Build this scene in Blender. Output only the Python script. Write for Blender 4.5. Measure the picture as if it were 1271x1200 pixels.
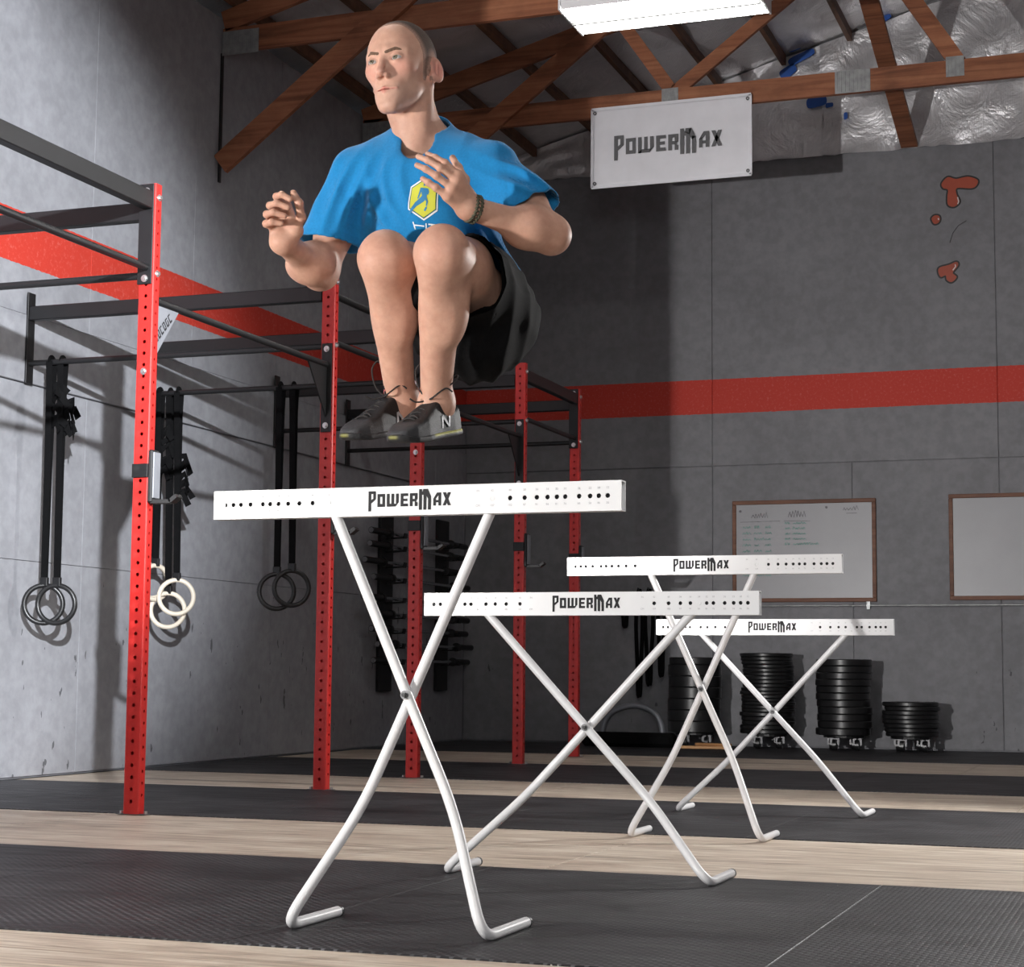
import bpy, bmesh, math, random
import numpy as np
from mathutils import Vector, Matrix
random.seed(7); rng = np.random.default_rng(7)
for o in list(bpy.data.objects): bpy.data.objects.remove(o)
scene = bpy.context.scene
COL = scene.collection
R = math.radians
SC = {}
# ------------------------------------------------------------------ camera
cam = bpy.data.cameras.new('camera'); camo = bpy.data.objects.new('camera', cam); COL.objects.link(camo)
cam.sensor_width = 36; cam.sensor_fit = 'HORIZONTAL'; cam.lens = 2268.9/1271*36; cam.clip_end = 100; cam.clip_start = .05
camo.matrix_world = Matrix(((0.94067, 0.02679, 0.33827, 0), (0.33922, -0.09956, -0.93542, 0),
                            (0.00862, 0.99467, -0.10274, 0.615), (0, 0, 0, 1)))
scene.camera = camo
# ------------------------------------------------------------------ world, lights, exposure
w = bpy.data.worlds.new('world'); scene.world = w; w.use_nodes = True
w.node_tree.nodes['Background'].inputs[0].default_value = (.5, .55, .6, 1)
w.node_tree.nodes['Background'].inputs[1].default_value = .05
vs = scene.view_settings
vs.view_transform = 'Standard'; vs.look = 'None'; vs.gamma = 1; vs.use_curve_mapping = False; vs.exposure = 0
def spot(name, loc, target, power, half, blend, radius, col=(1, 1, 1)):
    l = bpy.data.lights.new(name, 'SPOT'); l.energy = power; l.spot_size = R(2*half); l.spot_blend = blend
    l.shadow_soft_size = radius; l.color = col
    o = bpy.data.objects.new(name, l); COL.objects.link(o); o.location = loc
    o.rotation_euler = (Vector(target)-Vector(loc)).to_track_quat('-Z', 'Y').to_euler()
    return o
# photographic strobes: from low at left (key and back wall), from high at right (left wall), from behind at right (rim)
spot('strobe_key', (-4.16, 1.2, 1.15), (-1.75, 4.8, 1.5), 680, 50, 1.0, .10, (1, .98, .95))
spot('strobe_background', (-4.16, 1.25, 1.15), (-2.3, 15.6, 3.9), 1650, 22, .5, .03, (1, .98, .97))
spot('strobe_side', (0.28, 0.4, 3.3), (-6.1, 6.3, 2.4), 8800, 18.5, .42, .05, (.93, .96, 1))
spot('strobe_rim', (0.9, 9.6, 2.6), (-2.6, 5.2, 1.3), 750, 55, .6, .12, (1, .98, .96))

fl = bpy.data.lights.new('strobe_fill', 'AREA'); fl.shape = 'DISK'; fl.size = 1.3; fl.energy = 85
flo = bpy.data.objects.new('strobe_fill', fl); COL.objects.link(flo); flo.location = (0.5, -1.0, 2.3)
flo.rotation_euler = (Vector((-1.8, 5, 1.3))-Vector(flo.location)).to_track_quat('-Z', 'Y').to_euler()
# ------------------------------------------------------------------ helpers
def tag(o, label=None, cat=None, group=None, kind=None):
    if label: o['label'] = label
    if cat: o['category'] = cat
    if group: o['group'] = group
    if kind: o['kind'] = kind
    return o
def empty(name, loc=(0, 0, 0), rz=0):
    o = bpy.data.objects.new(name, None); COL.objects.link(o); o.location = loc; o.rotation_euler = (0, 0, rz)
    o.empty_display_size = .1
    return o
def link(name, me, mat=None, parent=None, smooth=False):
    o = bpy.data.objects.new(name, me); COL.objects.link(o)
    if mat is not None and not me.materials: me.materials.append(mat)
    if smooth: me.shade_smooth()
    if parent is not None: o.parent = parent
    return o
class MB:
    """collects vertices and faces of one mesh"""
    def __init__(s): s.v = []; s.f = []; s.m = []; s.mi = 0
    def add(s, vs, fs):
        n = len(s.v); s.v += [tuple(x) for x in vs]; s.f += [tuple(i+n for i in f) for f in fs]; s.m += [s.mi]*len(fs)
    def box(s, x0, x1, y0, y1, z0, z1):
        s.add([(x0,y0,z0),(x1,y0,z0),(x1,y1,z0),(x0,y1,z0),(x0,y0,z1),(x1,y0,z1),(x1,y1,z1),(x0,y1,z1)],
              [(0,3,2,1),(4,5,6,7),(0,1,5,4),(1,2,6,5),(2,3,7,6),(3,0,4,7)])
    def cbox(s, x0, x1, y0, y1, z0, z1, c):
        """box with all edges chamfered by c"""
        bm = bmesh.new(); bmesh.ops.create_cube(bm, size=1)
        for v in bm.verts:
            v.co = ((x0+x1)/2+v.co.x*(x1-x0), (y0+y1)/2+v.co.y*(y1-y0), (z0+z1)/2+v.co.z*(z1-z0))
        bmesh.ops.bevel(bm, geom=bm.edges[:], offset=c, segments=1, affect='EDGES')
        bm.verts.index_update()
        s.add([v.co[:] for v in bm.verts], [[v.index for v in f.verts] for f in bm.faces]); bm.free()
    def bar(s, a, b, w, h, up=(0, 0, 1)):
        """rectangular bar from a to b; w across, h along 'up'"""
        a = Vector(a); b = Vector(b); d = (b-a).normalized(); up = Vector(up)
        x = d.cross(up).normalized(); z = x.cross(d).normalized()
        vs = []
        for p in (a, b):
            for i, j in ((-1,-1),(1,-1),(1,1),(-1,1)): vs.append(p+x*(i*w/2)+z*(j*h/2))
        s.add(vs, [(3,2,1,0),(4,5,6,7),(0,1,5,4),(1,2,6,5),(2,3,7,6),(3,0,4,7)])
    def cyl(s, a, b, r, n=12, r2=None, caps=True):
        a = Vector(a); b = Vector(b); d = (b-a).normalized(); r2 = r if r2 is None else r2
        x = d.orthogonal().normalized(); y = d.cross(x)
        vs = [a+(x*math.cos(2*math.pi*i/n)+y*math.sin(2*math.pi*i/n))*r for i in range(n)]
        vs += [b+(x*math.cos(2*math.pi*i/n)+y*math.sin(2*math.pi*i/n))*r2 for i in range(n)]
        fs = [(i, (i+1)%n, n+(i+1)%n, n+i) for i in range(n)]
        if caps: fs += [tuple(range(n-1, -1, -1)), tuple(range(n, 2*n))]
        s.add(vs, fs)
    def lathe(s, prof, n=24, c=(0, 0, 0), closed=False):
        """profile of (r, z) turned round z"""
        vs = []; fs = []; k = len(prof)
        for i in range(n):
            a = 2*math.pi*i/n
            for r, z in prof: vs.append((c[0]+r*math.cos(a), c[1]+r*math.sin(a), c[2]+z))
        for i in range(n):
            for j in range(k if closed else k-1):
                fs.append((i*k+j, ((i+1)%n)*k+j, ((i+1)%n)*k+(j+1)%k, i*k+(j+1)%k))
        s.add(vs, fs)
    def sweep(s, pts, prof, closed=False, up=(0, 0, 1), caps=True):
        """profile (list of (x, y)) swept along a path with parallel transport"""
        P = [Vector(p) for p in pts]; n = len(P); k = len(prof)
        T = []
        for i in range(n):
            if closed: t = P[(i+1)%n]-P[i-1]
            else: t = P[min(i+1, n-1)]-P[max(i-1, 0)]
            T.append(t.normalized())
        x = T[0].cross(Vector(up))
        if x.length < 1e-4: x = T[0].orthogonal()
        x.normalize(); vs = []
        for i in range(n):
            x = (x-T[i]*x.dot(T[i])).normalized(); y = x.cross(T[i])
            for a, b in prof: vs.append(P[i]+x*a+y*b)
        fs = []
        for i in range(n if closed else n-1):
            for j in range(k):
                fs.append((i*k+j, i*k+(j+1)%k, ((i+1)%n)*k+(j+1)%k, ((i+1)%n)*k+j))
        if caps and not closed: fs += [tuple(range(k-1, -1, -1)), tuple(range((n-1)*k, n*k))]
        s.add(vs, fs)
    def tube(s, pts, r, n=10, closed=False, caps=True):
        s.sweep(pts, [(r*math.cos(2*math.pi*i/n), r*math.sin(2*math.pi*i/n)) for i in range(n)], closed, caps=caps)
    def prism(s, poly, z0, z1, fn=lambda x, y, z: (x, y, z)):
        n = len(poly)
        vs = [fn(x, y, z0) for x, y in poly]+[fn(x, y, z1) for x, y in poly]
        s.add(vs, [tuple(range(n-1, -1, -1)), tuple(range(n, 2*n))]+[(i, (i+1)%n, n+(i+1)%n, n+i) for i in range(n)])
    def perf(s, O, U, V, W, L, cs, r, depth=.004):
        """face of W x L with round holes (tunnels) at the positions cs along V, centred across U"""
        O = Vector(O); U = Vector(U); V = Vector(V); N = U.cross(V)
        ed = [0]+[(a+b)/2 for a, b in zip(cs, cs[1:])]+[L]
        for c, v0, v1 in zip(cs, ed, ed[1:]):
            q = 2.6*r
            a0, a1 = max(v0, c-q), min(v1, c+q)
            for b0, b1 in ((v0, a0), (a1, v1)):
                if b1-b0 > 1e-5: s.add([O+V*b0, O+U*W+V*b0, O+U*W+V*b1, O+V*b1], [(0,1,2,3)])
            m = c
            out = [(W,m),(W,a1),(W/2,a1),(0,a1),(0,m),(0,a0),(W/2,a0),(W,a0)]
            vs = [O+U*x+V*y for x, y in out]
            for d in (0, depth):
                vs += [O+U*(W/2+r*math.cos(k*math.pi/4))+V*(c+r*math.sin(k*math.pi/4))-N*d for k in range(8)]
            s.add(vs, [(k,(k+1)%8,8+(k+1)%8,8+k) for k in range(8)]+[(8+k,8+(k+1)%8,16+(k+1)%8,16+k) for k in range(8)])
    def mesh(s, name, mats=None):
        me = bpy.data.meshes.new(name); me.from_pydata(s.v, [], s.f); me.update()
        for m in (mats or []): me.materials.append(m)
        if mats and len(mats) > 1: me.polygons.foreach_set('material_index', s.m)
        return me
    def build(s, name, mat=None, parent=None, smooth=None):
        me = s.mesh(name)
        if mat: me.materials.append(mat)
        o = link(name, me, None, parent)
        if smooth is not None:
            me.shade_smooth()
            if smooth < 180: me.set_sharp_from_angle(angle=R(smooth))
        return o
def fillet(pts, rad, n=8):
    """polyline with rounded corners; rad: one radius for each inner point"""
    P = [Vector(p) for p in pts]; out = [P[0]]
    for i in range(1, len(P)-1):
        a = (P[i-1]-P[i]); b = (P[i+1]-P[i]); r = min(rad[i-1], a.length*.49, b.length*.49)
        p0 = P[i]+a.normalized()*r; p1 = P[i]+b.normalized()*r
        for k in range(n+1):
            t = k/n; out.append(p0*(1-t)**2+P[i]*2*t*(1-t)+p1*t*t)
    out.append(P[-1]); return out
def dup(o, parent=None):
    c = o.copy(); COL.objects.link(c); c.parent = parent
    for ch in list(o.children): dup(ch, c)
    return c

# ------------------------------------------------------------------ materials
class NT:
    def __init__(s, name):
        s.m = bpy.data.materials.new(name); s.m.use_nodes = True; s.t = s.m.node_tree
        s.b = s.t.nodes['Principled BSDF']
    def n(s, typ, ins=None, **kw):
        nd = s.t.nodes.new(typ)
        for k, v in kw.items(): setattr(nd, k, v)
        for k, v in (ins or {}).items():
            if isinstance(v, bpy.types.NodeSocket): s.t.links.new(v, nd.inputs[k])
            else: nd.inputs[k].default_value = v
        return nd
    def set(s, **kw):
        for k, v in kw.items():
            k = k.replace('_', ' ')
            if isinstance(v, bpy.types.NodeSocket): s.t.links.new(v, s.b.inputs[k])
            else: s.b.inputs[k].default_value = v
        return s
    def coord(s, kind='Object', scale=(1, 1, 1), rot=(0, 0, 0)):
        if kind == 'World': src = s.n('ShaderNodeNewGeometry').outputs['Position']
        else: src = s.n('ShaderNodeTexCoord').outputs[kind]
        return s.n('ShaderNodeMapping', {'Vector': src, 'Scale': scale, 'Rotation': rot}).outputs[0]
    def noise(s, vec, scale, detail=4, rough=.55, dist=0):
        return s.n('ShaderNodeTexNoise', {'Vector': vec, 'Scale': scale, 'Detail': detail, 'Roughness': rough, 'Distortion': dist}).outputs[0]
    def ramp(s, fac, stops):
        nd = s.n('ShaderNodeValToRGB', {'Fac': fac}); e = nd.color_ramp.elements
        while len(e) < len(stops): e.new(.5)
        for el, (p, c) in zip(e, stops): el.position = p; el.color = (*c, 1) if len(c) == 3 else c
        return nd.outputs[0]
    def mix(s, fac, a, b, mode='MIX'):
        nd = s.n('ShaderNodeMix', data_type='RGBA', blend_type=mode)
        for i, v in ((0, fac), (6, a), (7, b)):
            if isinstance(v, bpy.types.NodeSocket): s.t.links.new(v, nd.inputs[i])
            else: nd.inputs[i].default_value = v if i == 0 else ((*v, 1) if len(v) == 3 else v)
        return nd.outputs[2]
    def math(s, op, a, b=0, c=0):
        nd = s.n('ShaderNodeMath', operation=op)
        for i, v in enumerate((a, b, c)):
            if isinstance(v, bpy.types.NodeSocket): s.t.links.new(v, nd.inputs[i])
            else: nd.inputs[i].default_value = v
        return nd.outputs[0]
    def bump(s, h, strength=.3, dist=.01):
        nd = s.n('ShaderNodeBump', {'Height': h, 'Strength': strength, 'Distance': dist}); s.set(Normal=nd.outputs[0]); return s
def simple(name, col, rough=.5, metal=0, var=.12, scale=8, bump=0, bscale=80, spec=.5):
    t = NT(name); v = t.coord('Object'); nz = t.noise(v, scale)
    c2 = tuple(max(0, x*(1-var*2)) for x in col); c3 = tuple(min(1, x*(1+var)) for x in col)
    t.set(Base_Color=t.ramp(nz, [(.3, c2), (.7, c3)]), Roughness=rough, Metallic=metal, Specular_IOR_Level=spec)
    if bump: t.bump(t.noise(v, bscale, 3), bump, .004)
    return t.m
def wall_mat(name, base, scuff):
    t = NT(name); p = t.coord('World')
    z = t.n('ShaderNodeSeparateXYZ', {'Vector': p}).outputs[2]
    n1 = t.noise(p, 1.3, 6); n2 = t.noise(p, 14, 3)
    g = t.ramp(n1, [(.3, tuple(x*.88 for x in base)), (.7, tuple(x*1.08 for x in base))])
    g = t.mix(.18, g, t.ramp(n2, [(.35, (.15,.15,.16)), (.65, (.6,.6,.62))]), 'OVERLAY')
    # painted red band
    zz = t.math('ADD', z, t.math('MULTIPLY', t.math('SUBTRACT', t.noise(p, 30, 2), .5), .012))
    band = t.math('MULTIPLY', t.math('GREATER_THAN', zz, 2.895), t.math('LESS_THAN', zz, 3.2))
    red = t.mix(t.math('MULTIPLY', t.ramp(t.noise(p, 45, 4, .7), [(.54, (0,0,0)), (.72, (1,1,1))]), .35), (.56,.045,.028), (.75,.3,.26))
    g = t.mix(band, g, red)
    # black scuffs below shoulder height, smeared vertically
    q = t.coord('World', (1, 1, .42))
    sc = t.math('MULTIPLY', t.math('GREATER_THAN', t.noise(q, 17, 3, .5), .69), t.math('GREATER_THAN', t.noise(p, 1.7, 2), .47))
    sc = t.math('MULTIPLY', sc, t.math('LESS_THAN', z, scuff))
    g = t.mix(t.math('MULTIPLY', sc, .7), g, (.035,.035,.04))
    t.set(Base_Color=g, Roughness=.62, Specular_IOR_Level=.3)
    t.bump(t.noise(p, 60, 4), .12, .004)
    return t.m
M = {}
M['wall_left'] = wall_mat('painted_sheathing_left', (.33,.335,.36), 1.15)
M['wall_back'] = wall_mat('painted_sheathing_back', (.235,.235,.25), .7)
def wood_mat(name, c1, c2, c3, axis, scale=1., rough=.55, grainy=1.):
    t = NT(name); s = [9*scale]*3; s['xyz'.index(axis)] = .55*scale
    v = t.coord('Object', tuple(s)); info = t.n('ShaderNodeObjectInfo').outputs['Random']
    v = t.n('ShaderNodeVectorMath', {0: v, 1: t.n('ShaderNodeCombineXYZ', {0: t.math('MULTIPLY', info, 31), 1: t.math('MULTIPLY', info, 17), 2: info}).outputs[0]}, operation='ADD').outputs[0]
    n1 = t.noise(v, 1.6, 8, .6, 1.6*grainy)
    g = t.ramp(n1, [(.28, c1), (.47, c2), (.68, c3)])
    kn = t.noise(v, .55, 2, .5, .4)
    g = t.mix(t.ramp(kn, [(.63, (0,0,0)), (.72, (.65,.65,.65))]), g, tuple(x*.35 for x in c1))
    g = t.mix(.6, g, t.ramp(t.noise(t.coord('World', (.8, 3.0, 1)), 2.3, 6, .68), [(.36, (.30,)*3), (.64, (.66,)*3)]), 'OVERLAY')
    t.set(Base_Color=g, Roughness=rough, Specular_IOR_Level=.35)
    t.bump(n1, .25, .003); return t.m
M['truss'] = wood_mat('truss_lumber', (.16,.055,.026), (.27,.10,.048), (.36,.15,.075), 'x')
M['truss_d'] = wood_mat('purlin_lumber', (.10,.045,.025), (.16,.075,.04), (.21,.10,.055), 'y')
M['ply'] = wood_mat('plywood', (.27,.20,.145), (.54,.45,.36), (.74,.66,.56), 'x', .8, .5, 3.2)
M['ply2'] = wood_mat('offcut_wood', (.35,.16,.06), (.5,.26,.11), (.6,.34,.16), 'x')
def mat_rubber():
    t = NT('rubber_mat'); p = t.coord('World')
    n1 = t.noise(p, 1.6, 5); n2 = t.noise(t.coord('World', (.8, 5, 1)), 4, 4)
    g = t.ramp(n1, [(.3, (.013,.013,.0145)), (.7, (.030,.030,.033))])
    g = t.mix(.45, g, t.ramp(n2, [(.35, (.010,.010,.011)), (.7, (.042,.040,.042))]))
    q = t.coord('World', (1, 1, 0), (0, 0, R(45)))
    vo = t.n('ShaderNodeTexVoronoi', {'Vector': q, 'Scale': 46, 'Randomness': 0.0}).outputs['Distance']
    dot = t.ramp(vo, [(.22, (1,1,1)), (.32, (0,0,0))])
    wear = t.ramp(t.noise(p, 2.3, 3), [(.35, (.1,.1,.1)), (.65, (1,1,1))])
    g = t.mix(t.math('MULTIPLY', t.math('MULTIPLY', dot, wear), .55), g, (.22,.22,.235))
    fl = t.math('GREATER_THAN', t.noise(p, 90, 1), .80)
    g = t.mix(fl, g, (.55,.53,.5))
    rd = t.math('GREATER_THAN', t.noise(t.coord('World', (1, 6, 1)), 2.2, 2), .75)
    g = t.mix(t.math('MULTIPLY', rd, .45), g, (.13,.03,.035))
    t.set(Base_Color=g, Roughness=t.ramp(n2, [(.3, (.42,)*3), (.7, (.6,)*3)]), Specular_IOR_Level=.25)
    t.bump(dot, .45, .004); return t.m
M['rubber'] = mat_rubber()
def mat_foil(name, base):
    t = NT(name); p = t.coord('World'); n = t.noise(p, 3.2, 5, .6, .6)
    fine = t.n('ShaderNodeTexWave', {'Vector': p, 'Scale': 22, 'Distortion': 1.2}).outputs['Fac']
    t.set(Base_Color=t.ramp(n, [(.3, tuple(x*.8 for x in base)), (.7, base)]), Metallic=.55, Roughness=t.ramp(n, [(.3, (.28,)*3), (.7, (.5,)*3)]))
    h = t.math('ADD', n, t.math('MULTIPLY', fine, .012))
    t.bump(h, .8, .05); return t.m
M['foil'] = mat_foil('foil_insulation', (.78,.77,.79))
M['white_metal'] = simple('white_powder_coat', (.80,.80,.81), .32, 0, .02, 6)
M['ink'] = simple('black_print', (.007,.0065,.009), .7, 0, .05)
M['ink_grey'] = simple('grey_print', (.12,.12,.125), .6, 0, .05)
M['mark'] = simple('pale_grey_print', (.42,.42,.44), .6, 0, .05)
M['red'] = simple('red_powder_coat', (.58,.022,.018), .34, 0, .05, 5)
M['black'] = simple('black_steel', (.0085,.0085,.0095), .45, 0, .1, 10)
M['plate_grey'] = simple('grey_steel_plate', (.27,.28,.31), .45, .3, .08)
M['bolt'] = simple('zinc_bolt', (.62,.62,.62), .3, .9, .05)
M['galv'] = simple('galvanised_plate', (.36,.37,.37), .42, .6, .12, 25)
M['strap'] = simple('black_webbing', (.005,.005,.0055), .9, 0, .1, 30, .3, 300, .12)
M['wood_ring'] = simple('birch_ring', (.78,.70,.58), .45, 0, .05, 12)
M['black_ring'] = simple('black_plastic', (.014,.014,.015), .35, 0, .05)
M['plate'] = simple('bumper_rubber', (.013,.013,.014), .33, 0, .1, 8)
M['chrome'] = simple('chrome', (.6,.6,.62), .2, 1, .05)
M['dull'] = simple('dull_steel', (.16,.16,.165), .45, .6, .1)
M['dark_steel'] = simple('dark_steel', (.07,.07,.075), .4, .5, .1)
M['board'] = simple('whiteboard_face', (.31,.31,.33), .35, 0, .03, 3)
M['frame'] = wood_mat('brown_frame', (.12,.05,.03), (.17,.075,.045), (.22,.10,.06), 'x')
M['green_ink'] = simple('green_marker', (.16,.34,.30), .6, 0, .05)
M['dark_ink'] = simple('dark_marker', (.16,.15,.17), .6, 0, .05)
M['vinyl'] = simple('banner_vinyl', (.78,.78,.82), .5, 0, .03, 5, .15, 9)
M['blue'] = simple('blue_print', (.02,.10,.42), .5, 0, .1)
M['orange'] = simple('red_decal', (.42,.075,.035), .4, 0, .06)
M['decal_black'] = simple('black_decal', (.02,.017,.016), .5, 0, .05)
M['decal_white'] = simple('white_decal', (.75,.72,.7), .5, 0, .03)
M['concrete'] = simple('concrete', (.2,.19,.18), .8, 0, .15, 3)
def mat_emit(name, col, strength):
    t = NT(name); t.set(Base_Color=(*col, 1), Emission_Color=(*col, 1), Emission_Strength=strength, Roughness=.4); return t.m
M['mid_grey'] = simple('grey_divider', (.10,.10,.10), .6, 0, .05)
M['tube'] = mat_emit('fluorescent_tube', (1, 1, .96), 22)
# ------------------------------------------------------------------ the room
LW, BW, RW, FW = -6.1, 15.6, 4.3, -4.5
def roof_z(x): return 5.16+.267*(min(x, -1.8-x)+6.1)     # underside of the purlins; ridge at x = -0.9
def sbox(name, mat, *b):
    m = MB(); m.box(*b); o = m.build(name, mat); o['kind'] = 'structure'; return o
def piece(name, mat, parent, b, c=.003):
    m = MB(); m.cbox(*b, c); return m.build(name, mat, parent)
floor = sbox('floor', M['concrete'], LW-.2, RW, FW, BW+.2, -.2, -.02)
def strip(y0, y1, kind, seam, wid, x0=LW+.005, x1=1.6):
    xs = [x0]; s = seam
    while s-wid > x0+.15: s -= wid
    while s < x1: xs.append(s); s += wid
    xs.append(x1)
    for a, b in zip(xs, xs[1:]):
        if kind == 'mat': piece('rubber_mat', M['rubber'], floor, (a+.0005, b-.0005, y0+.002, y1-.002, -.019, 0), .0015)
        else: piece('plywood_sheet', M['ply'], floor, (a+.001, b-.001, y0+.001, y1-.001, -.019, -.003), .002)
strip(2.54, 3.76, 'ply', -1.1, 2.44); strip(3.76, 5.54, 'mat', -.83, 1.22); strip(5.54, 6.91, 'ply', -1.9, 2.44)
strip(6.91, 8.72, 'mat', -1.55, 1.22); strip(8.72, 9.93, 'ply', -.7, 2.44); strip(9.93, 11.86, 'mat', -.6, 1.22)
strip(11.86, 13.42, 'ply', -1.3, 2.44); strip(13.42, BW-.005, 'mat', -.9, 1.22)

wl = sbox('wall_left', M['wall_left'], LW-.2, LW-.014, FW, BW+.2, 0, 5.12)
ys = [FW+.02]+[10.57+1.22*k for k in range(-12, 5)]; ys[-1] = BW-.002
for a, b in zip(ys, ys[1:]): piece('wall_panel', M['wall_left'], wl, (LW-.016, LW, a+.0012, b-.0012, 2.62, 5.11), .001)
yl = [FW+.02]+[9.35+2.44*k for k in range(-5, 4)]; yl[-1] = BW-.002
for a, b in zip(yl, yl[1:]):
    piece('wall_panel', M['wall_left'], wl, (LW-.016, LW, a+.0012, b-.0012, .01, 1.2185), .001)
    piece('wall_panel', M['wall_left'], wl, (LW-.016, LW, a+.0012, b-.0012, 1.2215, 2.222), .001)
    piece('wall_board', M['wall_left'], wl, (LW-.016, LW+.022, a+.002+.6, min(b-.002+.6, BW-.03), 2.226, 2.612))
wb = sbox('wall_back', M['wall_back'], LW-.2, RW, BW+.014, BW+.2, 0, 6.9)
xb = [LW+.002, -4.99, -3.77, -2.55, -1.33, -.11, 1.11, 2.33, RW-.01]
for a, b in zip(xb, xb[1:]): piece('wall_panel', M['wall_back'], wb, (a+.003, b-.003, BW, BW+.016, .01, 2.427))
for a, b in zip(xb[::2], xb[2::2]): piece('wall_panel', M['wall_back'], wb, (a+.003, b-.003, BW, BW+.016, 2.433, 5.14))
sbox('wall_right', M['wall_back'], RW, RW+.2, FW, BW+.2, 0, 5.12)
sbox('wall_front', M['wall_back'], LW-.2, RW, FW-.2, FW, 0, 6.9)
sbox('wall_light_blocker', M['rubber'], LW, -4.185, 2.9, 3.0, 0, 2.6)  # unseen panel added so the back wall's left part falls in shadow

# gable insulation: crumpled foil on the upper back wall
def sheet(name, mat, parent, P, nu, nv, amp, seed, edge=0):
    """wavy sheet; P(u, v) -> point, normal"""
    rs = np.random.default_rng(seed); ph = rs.uniform(0, 6.28, (10, 3)); fr = rs.uniform(2, 14, (10, 2))*rs.choice([-1, 1], (10, 2))
    m = MB(); vs = []
    for j in range(nv+1):
        for i in range(nu+1):
            u, v = i/nu, j/nv; p, n, su, sv = P(u, v)
            d = sum(math.sin(fr[k, 0]*u*su+fr[k, 1]*v*sv+ph[k, 0])/(1+.2*k) for k in range(10))*amp/3
            if edge: d += edge*math.exp(-v*sv/.05)*(1+math.sin(u*su*23+3*math.sin(u*su*7)))*.5
            vs.append(Vector(p)+Vector(n)*d)
    m.add(vs, [(j*(nu+1)+i, j*(nu+1)+i+1, (j+1)*(nu+1)+i+1, (j+1)*(nu+1)+i) for j in range(nv) for i in range(nu)])
    return m.build(name, mat, parent, 180)
for x0, x1, sd in ((LW+.01, -2.77, 3), (-2.79, .9, 4), (.9, RW-.02, 5)):
    sheet('foil_sheet', M['foil'], wb, lambda u, v: ((x0+(x1-x0)*u, BW-.03, 5.12+(roof_z(x0+(x1-x0)*u)+.08-5.12)*v), (0, -1, 0), x1-x0, 1.4), 90, 34, .018, sd, .035)
# roof: foil decking over purlins
cl = empty('ceiling'); cl['kind'] = 'structure'
for xa, xz, sd in ((LW-.2, -.9, 8), (-.9, RW+.2, 9)):
    sheet('foil_deck', M['foil'], cl, lambda u, v: ((xa+(xz-xa)*u, FW+(BW+.1-FW)*v, roof_z(xa+(xz-xa)*u)+.10), (0, 0, -1), xz-xa, 20), 60, 120, .02, sd)
m = MB(); m.add([(LW-.3, FW-.2, roof_z(LW)+.14), (-.9, FW-.2, 6.75), (-.9, BW+.2, 6.75), (LW-.3, BW+.2, roof_z(LW)+.14), (RW+.3, FW-.2, roof_z(LW)+.14), (RW+.3, BW+.2, roof_z(LW)+.14)], [(0,1,2,3), (1,4,5,2)])
m.build('roof_skin', M['galv'], cl)
for k in range(8):
    for x in (-6.0+.58*k, -1.8+6.0-.58*k):
        m = MB(); z = roof_z(x); m.box(x-.02, x+.02, FW+.01, BW-.07, z, z+.088); m.build('purlin', M['truss_d'], cl)
m = MB(); m.bar((-2.02, BW-.06, 5.14), (-2.02, 10.9, 6.24), .14, .04); o = m.build('gable_brace', M['truss'])
tag(o, 'wide brown lumber brace slanting from the top of the back wall up to the roof', 'brace')
# black strip standing in for the shaded gap between wall posts under the truss heel
m = MB(); m.box(LW+.001, LW+.012, 10.86, 10.89, 3.95, 4.86); o = m.build('gap_shade_strip_1', M['black']); o['kind'] = 'structure'

def truss(Y, z0, label, right=True):
    t = empty('roof_truss', (LW+.02, Y, z0)); tag(t, label, 'truss', None); T = Matrix.Translation((-(LW+.02), -Y, -z0))
    def part(name, a, b, h, dy=0, th=.04, mat='truss'):
        m = MB(); A = T@Vector((a[0], Y+dy, a[1])); B = T@Vector((b[0], Y+dy, b[1])); m.bar(A, B, th, h, (0, 0, 1) if abs(a[1]-b[1]) < 3 else (1, 0, 0))
        return m.build(name, M[mat], t)
    h = .17
    part('bottom_chord', (LW+.02, z0+h/2), (RW-.02, z0+h/2), h)
    for s in (0, 1):
        f = (lambda p: (p[0], p[1])) if s == 0 else (lambda p: (-1.8-p[0], p[1]))
        part('top_chord', f((LW+.02, roof_z(LW+.02)-.085)), f((-.9, roof_z(-.9)-.085)), .15, .0)
        part('web', f((-3.88, roof_z(-3.88)-.15)), f((-3.51, z0+h)), .10, 0, .038)
        part('web', f((-3.47, z0+h-.02)), f((-1.95, roof_z(-1.95)-.1)), .10, 0, .038)
        part('web', f((-1.36, z0+h-.02)), f((-2.05, roof_z(-2.05)-.1)), .12, .002, .038)
        part('knee_brace', f((LW+.04, z0-.80)), f((-4.05, z0+.72)), .15, -.042, .038)
        def plate(x, z, wx, wz, n):
            pm = MB(); c = T@Vector((*f((x, z))[:1], Y-.022, z)); pm.box(c.x-wx/2, c.x+wx/2, c.y-.003, c.y, c.z-wz/2, c.z+wz/2)
            for k in range(n):
                xx = c.x-wx/2+(k+.5)*wx/n; pm.box(xx-wx/n*.22, xx+wx/n*.22, c.y-.006, c.y-.003, c.z-wz/2+.006, c.z+wz/2-.006)
            pm.build('nail_plate', M['galv'], t)
        plate(LW+.16, z0+.06, .28, .17, 9); plate(-3.51, z0+.10, .13, .15, 5); plate(-2.12, z0+.085, .26, .17, 9); plate(-1.38, z0+.12, .13, .15, 5)
        plate(-3.88, roof_z(-3.88)-.13, .13, .11, 5)
    return t
truss(10.87, 4.86, 'brown lumber roof truss that carries the fluorescent light fixture')
truss(13.2, 4.89, 'brown lumber roof truss that carries the white banner')

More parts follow.
